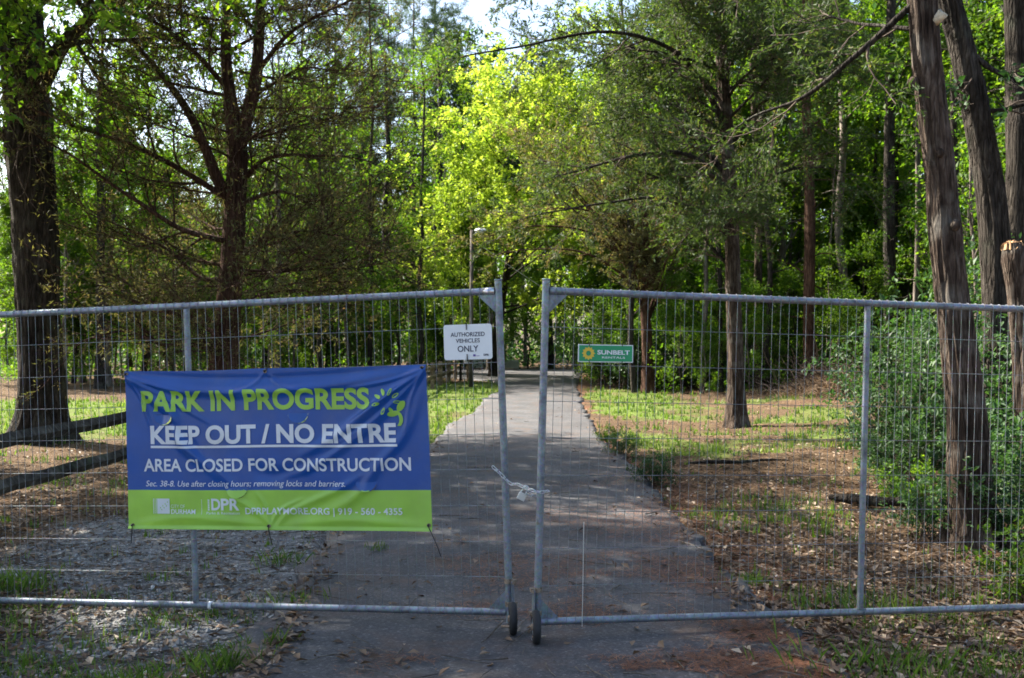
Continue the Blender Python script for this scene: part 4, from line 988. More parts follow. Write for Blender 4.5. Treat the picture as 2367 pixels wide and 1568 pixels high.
# grass blades in tufts
x, y = scatter(150000, 4.3, 42)
g, gv, nd, lf, rt = zones(x, y); tuft = fbm(x * 3.5, y * 3.5, 70, 3)
on = (x > road_l(y) - .0) & (x < road_r(y) + .0)
keep = (rng.random(len(x)) < g * sstep(.38, .6, tuft) * 1.2 + .02 * (tuft > .6)) & ~on
x, y, tuft = x[keep], y[keep], tuft[keep]
nb = 3; x = np.repeat(x, nb) + rng.normal(size=len(x) * nb) * .02; y = np.repeat(y, nb) + rng.normal(size=len(y) * nb) * .02
z = gheight(x, y); pos = np.stack([x, y, z - .005], 1); n = len(x)
h = (.022 + .06 * rng.random(n) ** 2) * (1 + .03 * y) ; h = h * (.7 + .8 * np.repeat(tuft, nb)); wd = .0022 + .0006 * y
a = rng.uniform(0, 6.28, n); ln = rng.uniform(.1, .6, n)[:, None]; dd = np.stack([np.cos(a), np.sin(a), np.zeros(n)], 1); sd = np.stack([-np.sin(a), np.cos(a), np.zeros(n)], 1)
v = np.stack([pos + sd * wd[:, None], pos - sd * wd[:, None], pos + dd * h[:, None] * ln + np.array([0, 0, 1.]) * h[:, None]], 1).reshape(-1, 3)
Fg = np.arange(n * 3).reshape(-1, 3)
me = npmesh('grass', v, Fg, False, {'rnd': np.repeat(np.clip(rng.random(n) * .7 + .3 * fbm(x * .6, y * .6, 72), 0, 1), 3)})
tag(link('grass', me, None, [M['grass']]), 'thin grass growing in patches beside the road', 'grass', None, 'stuff')
# denser tufts close to the camera
cl = [(-1.42, 5.0, .10, 230, .10), (-1.30, 5.3, .08, 110, .08), (-2.35, 5.1, .10, 110, .06), (-3.15, 6.65, .12, 220, .10), (-3.3, 6.8, .12, 150, .10), (-1.62, 7.35, .10, 90, .09), (-1.9, 5.75, .15, 100, .07), (-2.0, 4.9, .18, 160, .06),
      (-1.35, 6.2, .12, 100, .07), (1.75, 4.95, .22, 160, .12), (2.35, 4.85, .25, 150, .1), (2.05, 6.1, .2, 150, .1), (-2.6, 6.2, .2, 120, .07), (-1.0, 7.6, .05, 40, .07), (1.52, 6.75, .1, 120, .07), (-1.7, 4.75, .12, 160, .10)]
vs, rr_ = [], []
for cx, cy_, rad, cnt, hh in cl:
    X_ = cx + rng.normal(size=cnt) * rad; Y_ = cy_ + rng.normal(size=cnt) * rad * .8; Z_, _ = surf(X_, Y_); p = np.stack([X_, Y_, Z_ - .005], 1)
    h = hh * rng.uniform(.4, 1.3, cnt)[:, None]; a = rng.uniform(0, 6.28, cnt); dd = np.stack([np.cos(a), np.sin(a), np.zeros(cnt)], 1); sd = np.stack([-np.sin(a), np.cos(a), np.zeros(cnt)], 1); ln = rng.uniform(.2, .8, cnt)[:, None]
    vs.append(np.stack([p + sd * .003, p - sd * .003, p + dd * h * ln * .45 + [0, 0, 1] * h * .6 - sd * .0025, p + dd * h * ln + [0, 0, 1] * h], 1)); rr_.append(rng.random(cnt) * .75)
v = np.concatenate(vs).reshape(-1, 3); nq = len(v) // 4; i = np.arange(nq)[:, None] * 4
me = npmesh('grass', v, np.concatenate([i + [0, 1, 2], i + [0, 2, 3]], 1).reshape(-1, 3), False, {'rnd': np.repeat(np.concatenate(rr_), 4)})
tag(link('grass', me, None, [M['grass']]), 'bright grass tufts sprouting from the gravel by the road', 'grass', None, 'stuff')
# fallen leaves
x, y = scatter(75000, 4.3, 34)
g, gv, nd, lf, rt = zones(x, y); zz, on = surf(x, y); cl_ = fbm(x * 1.6, y * 1.6, 75)
ed = np.minimum(np.abs(x - road_l(y)), np.abs(x - road_r(y)))
pr = np.where(on, .005 + .02 * (cl_ > .62) + .45 * sstep(.28, .0, ed + (cl_ - .5) * .4), .8 * (1 - .72 * g) * (1 - .82 * gv)); keep = rng.random(len(x)) < pr
x, y, zz, g = x[keep], y[keep], zz[keep], g[keep]; n = len(x)
d0 = np.stack([rng.normal(size=n), rng.normal(size=n), np.zeros(n)], 1)
me = leafmesh('fallen_leaves', np.stack([x, y, zz + .008 + rng.random(n) * .012], 1), unit(d0), rng, .05, np.clip(.2 + .5 * rng.random(n) + .25 * (rng.random(n) > .85), 0, 1), wr=.55, jit=.0, spread=.35, flat=.75, fold=.16, szvar=.55)
tag(link('fallen_leaves', me, None, [M['dead_leaf']]), 'scattered brown and tan fallen leaves on the forest floor', 'leaf litter', None, 'stuff')
# pine needles
x, y = scatter(260000, 4.2, 22)
zz, on = surf(x, y); cn = fbm(x * 1.3 + 9, y * 2.2, 81, 5); g, gv, nd, lf, rt = zones(x, y)
pe = sstep(.9, 0, np.abs(x - road_r(y))) * .7 * (y < 16)
pr = sstep(.54, .70, cn) * .8 * sstep(16, 8, y) * np.where(on, sstep(-.9, -.2, x), .8) + pe * sstep(.40, .62, cn) + nd * .25 * (~on)
pr = pr * np.where(gv > .5, .3, 1); keep = rng.random(len(x)) < pr; x, y, zz = x[keep], y[keep], zz[keep]; n = len(x)
a = rng.uniform(0, 6.28, n); dd = np.stack([np.cos(a), np.sin(a), rng.normal(size=n) * .08], 1); sd = np.stack([-np.sin(a), np.cos(a), np.zeros(n)], 1); p = np.stack([x, y, zz + .005 + rng.random(n) * .006], 1)
Ln = rng.uniform(.03, .075, n)[:, None]
v = np.stack([p + sd * .0022, p - sd * .0022, p + dd * Ln], 1).reshape(-1, 3)
me = npmesh('pine_needles', v, np.arange(n * 3).reshape(-1, 3), False, {'rnd': np.repeat(rng.random(n), 3)})
tag(link('pine_needles', me, None, [M['needle']]), 'rust coloured pine needles drifted over asphalt and soil', 'pine needles', None, 'stuff')
# small dead twigs
x, y = scatter(2600, 4.4, 26); on = (x > road_l(y) - .02) & (x < road_r(y) + .02); keep = ~on | (rng.random(len(x)) < .12); x, y = x[keep], y[keep]; n = len(x)
a = rng.uniform(0, 6.28, n); Ln = rng.uniform(.06, .42, n); zz = surf(x, y)[0]
P = np.stack([np.stack([x + np.cos(a) * Ln * t_ + rng.normal(size=n) * .008, y + np.sin(a) * Ln * t_ + rng.normal(size=n) * .008, zz + .010 + rng.random(n) * .012], 1) for t_ in (-.5, -.1, .2, .5)], 1)
tag(link('dead_twigs', npmesh('dead_twigs', *tubes(P, rng.uniform(.0015, .0045, n)[:, None] * np.linspace(1.2, .5, 4)[None], 5)), None, [M['pole_wood']]), 'small dead twigs scattered over the ground', 'twigs', None, 'stuff')
# gravel
x, y = scatter(60000, 4.2, 12)
g, gv, nd, lf, rt = zones(x, y); on = (x > road_l(y) - .02) & (x < road_r(y) + .02)
edge = (~on) & (rng.random(len(x)) < .12)
keep = ((rng.random(len(x)) < gv * .95) | edge) & ~on; x, y = x[keep], y[keep]; n = len(x); zz = gheight(x, y)
s = (.004 + .010 * rng.random(n) ** 2) * (1 + .9 * (rng.random(n) > .95)) ; s = s[:, None]
oc = np.array([[1, 0, 0], [-1, 0, 0], [0, 1, 0], [0, -1, 0], [0, 0, 1], [0, 0, -1.]])
v = (oc[None] * rng.uniform(.6, 1.2, (n, 6, 1)) + rng.normal(size=(n, 6, 3)) * .22) * s[:, None] * np.array([1.2, 1.2, .75]) + np.stack([x, y, zz + s[:, 0] * .3], 1)[:, None]
of = np.array([[0, 2, 4], [2, 1, 4], [1, 3, 4], [3, 0, 4], [2, 0, 5], [1, 2, 5], [3, 1, 5], [0, 3, 5]])
me = npmesh('gravel', v.reshape(-1, 3), (np.arange(n)[:, None, None] * 6 + of[None]).reshape(-1, 3), False, {'rnd': np.repeat(rng.random(n), 6)})
tag(link('gravel', me, None, [M['stone']]), 'loose grey gravel on the shoulder left of the road', 'gravel', None, 'stuff')

# ------------------------------------------------------------------ split rail fence
fence = empty('split_rail_fence', (0, 0, 0), 'weathered two rail split wood fence running along the left of the road', 'fence')
fx = lambda y_: -4.45 + .054 * y_
posts = [4.55, 7.6, 10.75] + [13.8 + 3.05 * k for k in range(7)] + [34.1, 36.2, 38.8, 41.0]
rr = random.Random(12)
for k, y_ in enumerate(posts):
    mt = M['rail_wood'] if y_ < 30 else M['rail_wood_tan']
    hh = .92 if y_ < 30 else .80
    def f(bm):
        bm_box(bm, (fx(y_), y_, hh / 2 - .1), (.13, .11, hh + .2))
        for v in bm.verts:
            if v.co.z > .4: v.co.x += rr.uniform(-.02, .02); v.co.z += rr.uniform(-.02, .02)
    bmobj('fence_post', f, fence, [mt], False, .012)
for k in range(len(posts) - 1):
    mt = M['rail_wood'] if posts[k] < 30 else M['rail_wood_tan']
    for zc in ((.78, .43) if posts[k] < 30 else (.64, .32)):
        y0, y1 = posts[k] - .12, posts[k + 1] + .12
        p0 = Vector((fx(y0) + .018, y0, zc + rr.uniform(-.02, .02))); p1 = Vector((fx(y1) - .018, y1, zc + rr.uniform(-.02, .02)))
        P = [p0.lerp(p1, t_) + Vector((rr.uniform(-.01, .01), 0, rr.uniform(-.012, .012))) for t_ in np.linspace(0, 1, 9)]
        V, F = tubes(np.array([[tuple(p) for p in P]]), np.array([[.03] + [.062] * 7 + [.03]]), 5)
        link('rail', npmesh('rail', V, F, False), fence, [mt])

# ------------------------------------------------------------------ lamp post, marker post, cable, pale blocks
D = 34.5; lx = (1089 - 1183.5) / 2400 * D
e = empty('lamp_post', (lx, D, 0), 'tall grey lamp post with a white lamp head behind the notice', 'lamp post')
bmobj('pole', lambda bm: bm_cyl(bm, (0, 0, -.1), (.02, 0, 5.2), .075, 14, .055), e, [M['pole_wood']])
bmobj('arm', lambda bm: bm_cyl(bm, (.02, 0, 5.0), (.27, -.05, 5.18), .022, 8), e, [M['lamp_metal']])
def head(bm):
    bmesh.ops.create_uvsphere(bm, u_segments=20, v_segments=10, radius=1, matrix=Matrix.Translation((.32, -.06, 5.17)) @ Matrix.Diagonal((.21, .15, .09, 1)))
    bmesh.ops.delete(bm, geom=[v for v in bm.verts if v.co.z < 5.15], context='VERTS')
bmobj('lamp_head', head, e, [M['white_paint']])
bmobj('lamp_bowl', lambda bm: bmesh.ops.create_uvsphere(bm, u_segments=16, v_segments=8, radius=1, matrix=Matrix.Translation((.32, -.06, 5.135)) @ Matrix.Diagonal((.14, .11, .06, 1))), e, [M['lamp_metal']])
P = np.array([[(lx + .02, D, 4.9), (lx + 1.2, D + .5, 4.1), (lx + 2.6, D + 1, 3.2), (lx + 4.2, D + 1.6, 2.2)]])
link('guy_wire', npmesh('guy_wire', *tubes(P - np.array([[[lx, D, 0]]]), np.full((1, 4), .008), 5)), e, [M['lamp_metal']])
mx_ = (1081 - 1183.5) / 2400 * 41
e = empty('marker_post', (mx_, 41, 0), 'short wooden post topped by a white box beside the lamp post', 'post')
bmobj('post', lambda bm: bm_box(bm, (0, 0, .25), (.09, .09, .7)), e, [M['rail_wood_tan']], False, .01)
bmobj('white_box', lambda bm: bm_box(bm, (-.06, -.02, .72), (.13, .12, .24)), e, [M['white_paint']], False, .02)
for k, (px, D, w_, h_, lb) in enumerate([(1107, 58, 1.3, .3, 'low pale block beyond the road left of the gate posts'), (1181, 57, .9, .3, 'low pale block seen between the two gate posts')]):  # plain low pale blocks for the whitish patches past the road end
    o = bmobj('pale_block', lambda bm: (bm_box(bm, (0, 0, .12), (w_, .5, .3)), bm_box(bm, (0, 0, .12 + h_ / 2), (w_ * .99, .22, h_))), None, [M['concrete']], False)
    o.location = ((px - 1183.5) / 2400 * D, D, 0); tag(o, lb, 'barrier', 'pale blocks past the road end')

# ------------------------------------------------------------------ gate leaves
H = 1.70; RW = .0215; NW = 8
def curve_mesh(name, pts, r, S=6, closed=False):
    P = np.array(pts, float)
    return npmesh(name, *tubes(P[None], np.full((1, len(P)), r), S))
def vwire_mesh():
    pts = []
    o_ = .0215
    for a in np.linspace(R(150), R(360), 9): pts.append((0, -o_ * math.cos(a) if False else -o_ * math.cos(a), o_ * math.sin(a)))
    # front side is local -y : bottom hook goes behind -> under -> front
    pts = [(0, -o_ * math.cos(a), -abs(o_ * math.sin(a)) if True else 0) for a in np.linspace(R(180), R(0), 9)]
    pts += [(0, -o_, z_ * H) for z_ in np.linspace(.06, .94, 12)]
    pts += [(0, -o_ * math.cos(a), H + o_ * math.sin(a)) for a in np.linspace(0, R(180), 9)]
    return curve_mesh('vertical_wire', pts, .00145, 5)
VWS = []
for sd_ in range(7):
    vm = vwire_mesh(); co = np.empty(len(vm.vertices) * 3, np.float32); vm.vertices.foreach_get('co', co); co = co.reshape(-1, 3)
    ph = sd_ * 1.7; am = .0010 + .0007 * (sd_ % 3); en = np.sin(np.clip(co[:, 2] / H, 0, 1) * np.pi)
    co[:, 0] += am * en * np.sin(co[:, 2] * (3 + sd_) + ph); co[:, 1] += am * 1.5 * en * np.sin(co[:, 2] * (2 + sd_ * .7) + ph * 2)
    vm.vertices.foreach_set('co', co.ravel()); vm.update(); vm.materials.append(M['wire']); VWS.append(vm)
WL = 3.66
hp = [(u_, -.0248 + .0, 0) for u_ in np.linspace(0.0, WL, 24)]
HW = curve_mesh('horizontal_wire', hp, .0017, 5); HW.materials.append(M['wire'])

def gate(origin, heading, drop, sgn, label, seed):
    """local +x runs from the meeting post outwards, local -y faces the camera (for sgn=+1); mirrored by sgn"""
    rr = random.Random(seed)
    e = empty('fence_gate', origin, label, 'gate', 'pair of wire mesh gate leaves')
    dx = Vector((sgn * math.cos(heading) * math.cos(drop), math.sin(heading) * math.cos(drop), -math.sin(drop))).normalized()
    up = Vector((sgn * math.sin(drop) * math.cos(heading), math.sin(drop) * math.sin(heading), math.cos(drop))).normalized()
    n = dx.cross(up).normalized()              # away or toward camera
    if n.y > 0: n = -n                          # n points toward the camera
    # local axes: x along leaf, y = -n (away from camera), z up
    m = Matrix((( dx.x, -n.x, up.x, origin[0]), (dx.y, -n.y, up.y, origin[1]), (dx.z, -n.z, up.z, origin[2]), (0, 0, 0, 1)))
    # keep a proper rotation: for the mirrored leaf x is flipped and geometry is built at negative x
    fx_ = 1
    if m.to_3x3().determinant() < 0:
        fx_ = -1; m = Matrix(((-dx.x, -n.x, up.x, origin[0]), (-dx.y, -n.y, up.y, origin[1]), (-dx.z, -n.z, up.z, origin[2]), (0, 0, 0, 1)))
    e.matrix_world = m
    X_ = lambda u_: u_ * fx_
    def tube(name, p0, p1, r): 
        def f(bm): bm_cyl(bm, (X_(p0[0]), p0[1], p0[2]), (X_(p1[0]), p1[1], p1[2]), r, 28)
        o = bmobj(name, f, e, [M['galv']]); shade_auto(o); return o
    tube('end_post', (0, 0, -.055), (0, 0, H + .055), .0195)
    tube('mid_post', (WL / 2, .0, .017), (WL / 2, .0, H - .017), .0175)
    tube('end_post', (WL, 0, -.05), (WL, 0, H + .055), .0195)
    tube('top_rail', (.019, 0, H), (WL - .019, 0, H), .0185)
    tube('bottom_rail', (.019, 0, 0), (WL - .019, 0, 0), .0185)
    # post cap
    bmobj('post_cap', lambda bm: bm_cyl(bm, (0, 0, H + .053), (0, 0, H + .062), .0215, 24), e, [M['galv']])
    def gus(bm, z0, sg, u0=0, su=1):
        a = [(X_(u0 + su * .018), 0, z0 + sg * .018), (X_(u0 + su * .115), 0, z0 + sg * .018), (X_(u0 + su * .018), 0, z0 + sg * .115)]
        vf = [bm.verts.new((p[0], -.003, p[2])) for p in a]; vb = [bm.verts.new((p[0], .003, p[2])) for p in a]
        bm.faces.new(vf); bm.faces.new(vb[::-1])
        for q in range(3): bm.faces.new((vf[q], vb[q], vb[(q + 1) % 3], vf[(q + 1) % 3]))
        bmesh.ops.recalc_face_normals(bm, faces=bm.faces)
    for z0, sg, u0, su in ((H, -1, 0, 1), (0, 1, 0, 1), (H, -1, WL, -1), (0, 1, WL, -1)):
        bmobj('gusset_plate', lambda bm: gus(bm, z0, sg, u0, su), e, [M['galv']], False)
    def sleeve(bm): bm_cyl(bm, (X_(.02), 0, H), (X_(.085), 0, H), .0202, 24)
    bmobj('rail_sleeve', sleeve, e, [M['chain' if sgn < 0 else 'galv']])
    nv = int(WL / .05)
    for k in range(1, nv):
        o = bpy.data.objects.new('vertical_wire', VWS[rr.randrange(7)]); C.objects.link(o); o.parent = e
        o.location = (X_(k * .05 + rr.uniform(-.0015, .0015)), 0, 0); o.rotation_euler = (0, rr.uniform(-.0012, .0012), 0)
    for k in range(1, 9):
        o = bpy.data.objects.new('horizontal_wire', HW); C.objects.link(o); o.parent = e
        o.location = (0, 0, k * H / 9 + rr.uniform(-.003, .003)); 
        if fx_ < 0: o.rotation_euler = (0, 0, math.pi); o.location.y = -.0496
        o.rotation_euler = (0, rr.uniform(-.0008, .0008), o.rotation_euler.z)
    return e, m, fx_
gl_o = (-.012, 5.49, .136); gr_o = (.128, 5.33, .129)
gateL, mL, fL = gate(gl_o, R(12.9), R(2.07), -1, 'left gate leaf of galvanised tube and wire mesh holding the banner', 1)
gateR, mR, fR = gate(gr_o, R(12.2), R(1.6), 1, 'right gate leaf of galvanised tube and wire mesh with the green sign', 2)
def on_leaf(m, px, py, off=0):
    """ray from the lens through a measured image point onto the leaf's plane -> local x, z"""
    inv = m.inverted(); o_ = inv @ Vector((0, 0, EYE)); q = inv @ (Vector((0, 0, EYE)) + Vector(((px - 1183.5) / 2400, 1, -(py - 784) / 2400)))
    d = q - o_; t_ = (-off - o_.y) / d.y; p = o_ + d * t_; return p.x, p.z

# sunlit wire on the right leaf, sunlight put into its pale metal
x0, z0 = on_leaf(mR, 1346, 1205); x1, z1 = on_leaf(mR, 1342, 1445)
tag(link('sunlit_wire', curve_mesh('sunlit_wire', [(x0, -.028, z0), ((x0 + x1) / 2, -.03, (z0 + z1) / 2), (x1, -.028, z1)], .0021, 6), gateR, [M['lamp_metal']]), 'short wire coloured pale where sunlight catches it')
xt, zt = on_leaf(mL, 487, 1405)
bmobj('tape_band', lambda bm: bm_cyl(bm, (xt - .008, 0, 0), (xt + .010, 0, .0), .0225, 24), gateL, [M['white_paint']])

# wheels
def wheel(parent, m, p, side):
    inv = m.inverted(); rot = inv.to_3x3()
    e = bpy.data.objects.new('wheel', None); C.objects.link(e); e.parent = parent
    def tyre(bm):
        prof = [(.055, -.018), (.066, -.021), (.078, -.018), (.084, -.008), (.084, .008), (.078, .018), (.066, .021), (.055, .018)]
        S = 36; rings = []
        for s in range(S):
            a = s / S * 2 * math.pi; rings.append([bm.verts.new((w_, math.cos(a) * r_, math.sin(a) * r_)) for r_, w_ in prof])
        for s in range(S):
            A_, B_ = rings[s], rings[(s + 1) % S]
            for q in range(len(prof)): bm.faces.new((A_[q], A_[(q + 1) % len(prof)], B_[(q + 1) % len(prof)], B_[q]))
    t_ = bmobj('tyre', tyre, e, [M['tyre']])
    def rim(bm):
        bm_cyl(bm, (-.012, 0, 0), (.012, 0, 0), .056, 28); bm_cyl(bm, (-.026, 0, 0), (.026, 0, 0), .016, 16)
    bmobj('rim', rim, e, [M['rust']])
    return e
def place_wheel(parent, m, loc):
    e = wheel(parent, m, loc, 1); e.matrix_local = parent.matrix_world.inverted() @ Matrix.Translation(loc) @ Matrix.Rotation(R(3), 4, 'Z')
    return e
bpy.context.view_layer.update()
zl = float(surf(np.array([.0]), np.array([5.42]))[0][0])
place_wheel(gateL, mL, Vector((.004, 5.415, zl + .083))); place_wheel(gateR, mR, Vector((.122, 5.255, zl + .083)))
# wheel bracket, clamps
def bracket(parent, sx):
    def f(bm):
        bm_box(bm, (sx * .028, -.03, .02), (.006, .045, .30)); bm_box(bm, (sx * .028, -.055, -.05), (.006, .035, .09))
    bmobj('wheel_bracket', f, parent, [M['galv']], False, .001)
    for zc in (.165, .045):
        def g(bm):
            bm_cyl(bm, (0, 0, zc - .012), (0, 0, zc + .012), .0235, 24); bm_box(bm, (sx * .03, -.012, zc), (.022, .03, .02))
            bm_cyl(bm, (sx * .035, -.045, zc), (sx * .035, .03, zc), .004, 8); bm_cyl(bm, (sx * .035, -.05, zc), (sx * .035, -.042, zc), .009, 6)
        bmobj('clamp', g, parent, [M['rust']], False)
    bmobj('axle', lambda bm: bm_cyl(bm, (sx * .04, -.075, -.055), (-sx * .03, -.075, -.055), .006, 10), parent, [M['rust']])
bracket(gateL, 1); bracket(gateR, -1)

# ------------------------------------------------------------------ text helper
def text_mesh(body, bold=0.0):
    cu = bpy.data.curves.new('tmp', 'FONT'); cu.body = body; cu.size = 1; cu.offset = bold; cu.resolution_u = 5
    o = bpy.data.objects.new('tmp', cu); C.objects.link(o)
    dg = bpy.context.evaluated_depsgraph_get(); me = bpy.data.meshes.new_from_object(o.evaluated_get(dg))
    bpy.data.objects.remove(o); bpy.data.curves.remove(cu)
    return me
CAP = .0
def capheight(bold):
    me = text_mesh('H', bold); z = [v.co.y for v in me.vertices]; bpy.data.meshes.remove(me); return min(z), max(z)
def fit_text(body, s0, s1, tb, tt, bold=0, shear=0, cuts=None):
    """returns a bmesh laid out in (s, t): s to the right, t downwards; tb/tt = baseline/cap top"""
    lo, hi = capheight(bold); me = text_mesh(body, bold); bm = bmesh.new(); bm.from_mesh(me); bpy.data.meshes.remove(me)
    for v in bm.verts: v.co.x += shear * v.co.y
    xs = [v.co.x for v in bm.verts]; a, b = min(xs), max(xs)
    for v in bm.verts:
        v.co.x = s0 + (v.co.x - a) / (b - a) * (s1 - s0); v.co.y = tb + (v.co.y - lo) / (hi - lo) * (tt - tb); v.co.z = 0
    if cuts:
        for axis, step in cuts:
            vals = [v.co[axis] for v in bm.verts]; c0 = min(vals); c1 = max(vals); c = c0 + step
            while c < c1:
                co = [0, 0, 0]; co[axis] = c; no = [0, 0, 0]; no[axis] = 1
                bmesh.ops.bisect_plane(bm, geom=bm.verts[:] + bm.edges[:] + bm.faces[:], plane_co=co, plane_no=no, dist=1e-6); c += step
    return bm

# ------------------------------------------------------------------ the banner
BO = .034                                             # how far it hangs in front of the leaf's plane
ban = empty('banner', (0, 0, 0), 'blue and green vinyl closure banner tied to the left gate leaf', 'banner')
ban.matrix_world = mL
TL = on_leaf(mL, 290, 859, BO); TR = on_leaf(mL, 985, 843, BO); BL = on_leaf(mL, 298, 1222, BO); BR_ = on_leaf(mL, 1000, 1228, BO)
def ridge(s, t, pts, wdt, amp):
    """smooth fold following a polyline in (s,t); widths in banner heights"""
    d2 = np.full_like(s, 9.); asp = 1.87
    al = np.zeros_like(s); L_ = 0
    P_ = catmull([(a * asp, b, 0) for a, b in pts], 24)[:, :2]
    for k in range(23):
        a, b = P_[k], P_[k + 1]; ab = b - a; l2 = (ab ** 2).sum()
        u = np.clip(((s * asp - a[0]) * ab[0] + (t - a[1]) * ab[1]) / l2, 0, 1)
        dd = (s * asp - a[0] - ab[0] * u) ** 2 + (t - a[1] - ab[1] * u) ** 2
        m_ = dd < d2; d2 = np.where(m_, dd, d2); al = np.where(m_, (k + u) / 23, al)
    env = np.sin(np.clip(al, 0, 1) * np.pi * .93 + .2) ** .7
    return amp * env * np.exp(-d2 / (wdt ** 2))
FOLDS = [([(.03, .06), (.2, .115), (.42, .145), (.65, .12), (.97, .03)], .030, .013),
         ([(.0, .02), (.25, .045), (.5, .06), (.8, .03), (1, .0)], .022, -.005),
         ([(.01, .03), (.09, .17), (.16, .27), (.19, .45), (.30, .62), (.40, .80)], .034, .014),
         ([(.02, .10), (.10, .24), (.17, .34), (.27, .55), (.36, .75)], .022, -.006),
         ([(.99, .02), (.90, .15), (.80, .30), (.70, .43), (.58, .55)], .030, .013),
         ([(.985, .06), (.87, .28), (.78, .42), (.64, .60), (.5, .7)], .024, .008),
         ([(.99, .1), (.93, .4), (.84, .60), (.76, .8), (.62, .93)], .03, .008),
         ([(.50, .99), (.56, .88), (.70, .76), (.82, .62)], .022, .006),
         ([(.50, .99), (.42, .86), (.36, .80)], .02, .005),
         ([(.02, .98), (.2, .93), (.4, .955), (.5, .985)], .03, .006), ([(.5, .985), (.7, .94), (.85, .95), (.99, .98)], .03, .006),
         ([(.0, .01), (.06, .20), (.09, .38)], .012, .006), ([(.0, .02), (.12, .10), (.26, .16)], .012, .006), ([(.0, .03), (.14, .17), (.30, .34)], .014, .006),
         ([(1, .01), (.95, .20), (.93, .4)], .012, .006), ([(1, .02), (.88, .09), (.74, .13)], .012, .006), ([(1, .03), (.86, .20), (.74, .36)], .013, .007), ([(1, .04), (.82, .34), (.66, .52)], .012, .005),
         ([(.483, .02), (.44, .10), (.36, .16)], .012, .004), ([(.483, .02), (.53, .10), (.62, .15)], .012, .004), ([(.483, .98), (.47, .86), (.44, .76)], .013, .005), ([(.483, .98), (.52, .88), (.60, .80)], .013, .005),
         ([(.42, .60), (.47, .66), (.55, .66), (.60, .60)], .05, -.007)]
def bsurf(s, t, off=0.0):
    s = np.asarray(s, float); t = np.asarray(t, float)
    sag = .006 * np.sin(s * np.pi * 2) ** 2 * (1 - t)
    x = (TL[0] * (1 - s) + TR[0] * s) * (1 - t) + (BL[0] * (1 - s) + BR_[0] * s) * t
    z = (TL[1] * (1 - s) + TR[1] * s) * (1 - t) + (BL[1] * (1 - s) + BR_[1] * s) * t - sag
    w_ = .010 * np.sin(s * np.pi) * np.sin(t * np.pi) + (fbm(s * 5, t * 3, 91, 2) - .5) * .012
    for p, wd_, am in FOLDS: w_ = w_ + ridge(s, t, p, wd_, am * 1.6)
    w_ = w_ + .010 * sstep(.975, 1.0, t)             # rolled bottom hem
    return np.stack([x, -(BO + w_ + off), z], -1)
FL = [(.131, .278, .035), (.587, .280, .034), (.800, .702, .034), (.378, .738, .037)]   # flap hinge centre s,t and radius (of height)
ns_, nt_ = 380, 200
S_, T_ = np.meshgrid(np.linspace(0, 1, ns_), np.linspace(0, 1, nt_)); V = bsurf(S_, T_).reshape(-1, 3)
i = np.arange(ns_ * nt_).reshape(nt_, ns_); F = np.stack([i[:-1, :-1], i[1:, :-1], i[1:, 1:], i[:-1, 1:]], -1)
sc_ = (S_[:-1, :-1] + S_[1:, 1:]) / 2; tc_ = (T_[:-1, :-1] + T_[1:, 1:]) / 2
hole = np.zeros_like(sc_, bool)
for a, b, r_ in FL: hole |= (((sc_ - a) * 1.87) ** 2 + ((tc_ - b) * 1.0) ** 2 < (r_ * 1.0) ** 2 * 3.2) & (tc_ > b)
green = tc_ > .753
for nm, msk, mt in (('blue_field', ~green & ~hole, 'vinyl_blue'), ('green_band', green & ~hole, 'vinyl_green')):
    f = F[msk]; us, inv_ = np.unique(f, return_inverse=True)
    link(nm, npmesh(nm, V[us], inv_.reshape(-1, 4)), ban, [M[mt]])
for k, (a, b, r_) in enumerate(FL):
    rr_ = r_ * math.sqrt(3.2); pts, fs = [], []
    nr_, na_ = 8, 22
    for q in range(nr_ + 1):
        for w2 in range(na_ + 1):
            th = math.pi * w2 / na_; rad = rr_ * q / nr_; pts.append((a + math.cos(th) * rad / 1.87, b + math.sin(th) * rad, math.sin(th) * rad))
    pts = np.array(pts); base = bsurf(pts[:, 0], pts[:, 1]); dn = pts[:, 2]
    ang = R([12, 11, 14, 12][k]); hz = bsurf(pts[:, 0], np.full(len(pts), b))
    hh = (hz[:, 2] - base[:, 2])
    curl = ang * (.65 + .5 * dn / rr_)
    vv = np.stack([base[:, 0] + .01 * dn / rr_ * 0, hz[:, 1] - hh * np.sin(curl) - .001, hz[:, 2] - hh * np.cos(curl)], 1)
    for q in range(nr_):
        for w2 in range(na_):
            c0 = q * (na_ + 1) + w2; fs.append((c0, c0 + na_ + 1, c0 + na_ + 2, c0 + 1))
    o = link('wind_flap', npmesh('wind_flap', vv, np.array(fs)), ban, [M['vinyl_blue'], M['vinyl_green']])
    ft = pts[np.array(fs)][:, :, 1].mean(1); o.data.polygons.foreach_set('material_index', (ft > .753).astype(np.int32))

def lettering(bm, mat, name='lettering', off=.0042):
    V_ = np.array([tuple(v.co) for v in bm.verts]); W_ = bsurf(V_[:, 0], V_[:, 1], off)
    for v, w2 in zip(bm.verts, W_): v.co = w2
    me = bpy.data.meshes.new(name); bmesh.ops.triangulate(bm, faces=bm.faces); bm.to_mesh(me); bm.free()
    for p in me.polygons: p.use_smooth = True
    return link(name, me, ban, [M[mat]])
CU = [(0, .008), (1, .018)]
lettering(fit_text('PARK IN PROGRESS', .058, .820, .256, .126, .036, 0, CU), 'vinyl_green')
lettering(fit_text('KEEP OUT / NO ENTRE', .086, .900, .463, .346, .036, 0, CU), 'vinyl_white')
lettering(fit_text('AREA CLOSED FOR CONSTRUCTION', .060, .942, .636, .556, .022, 0, CU), 'vinyl_white')
lettering(fit_text('Sec. 38-8. Use after closing hours; removing locks and barriers.', .066, .735, .730, .694, .004, .22, CU), 'vinyl_white')
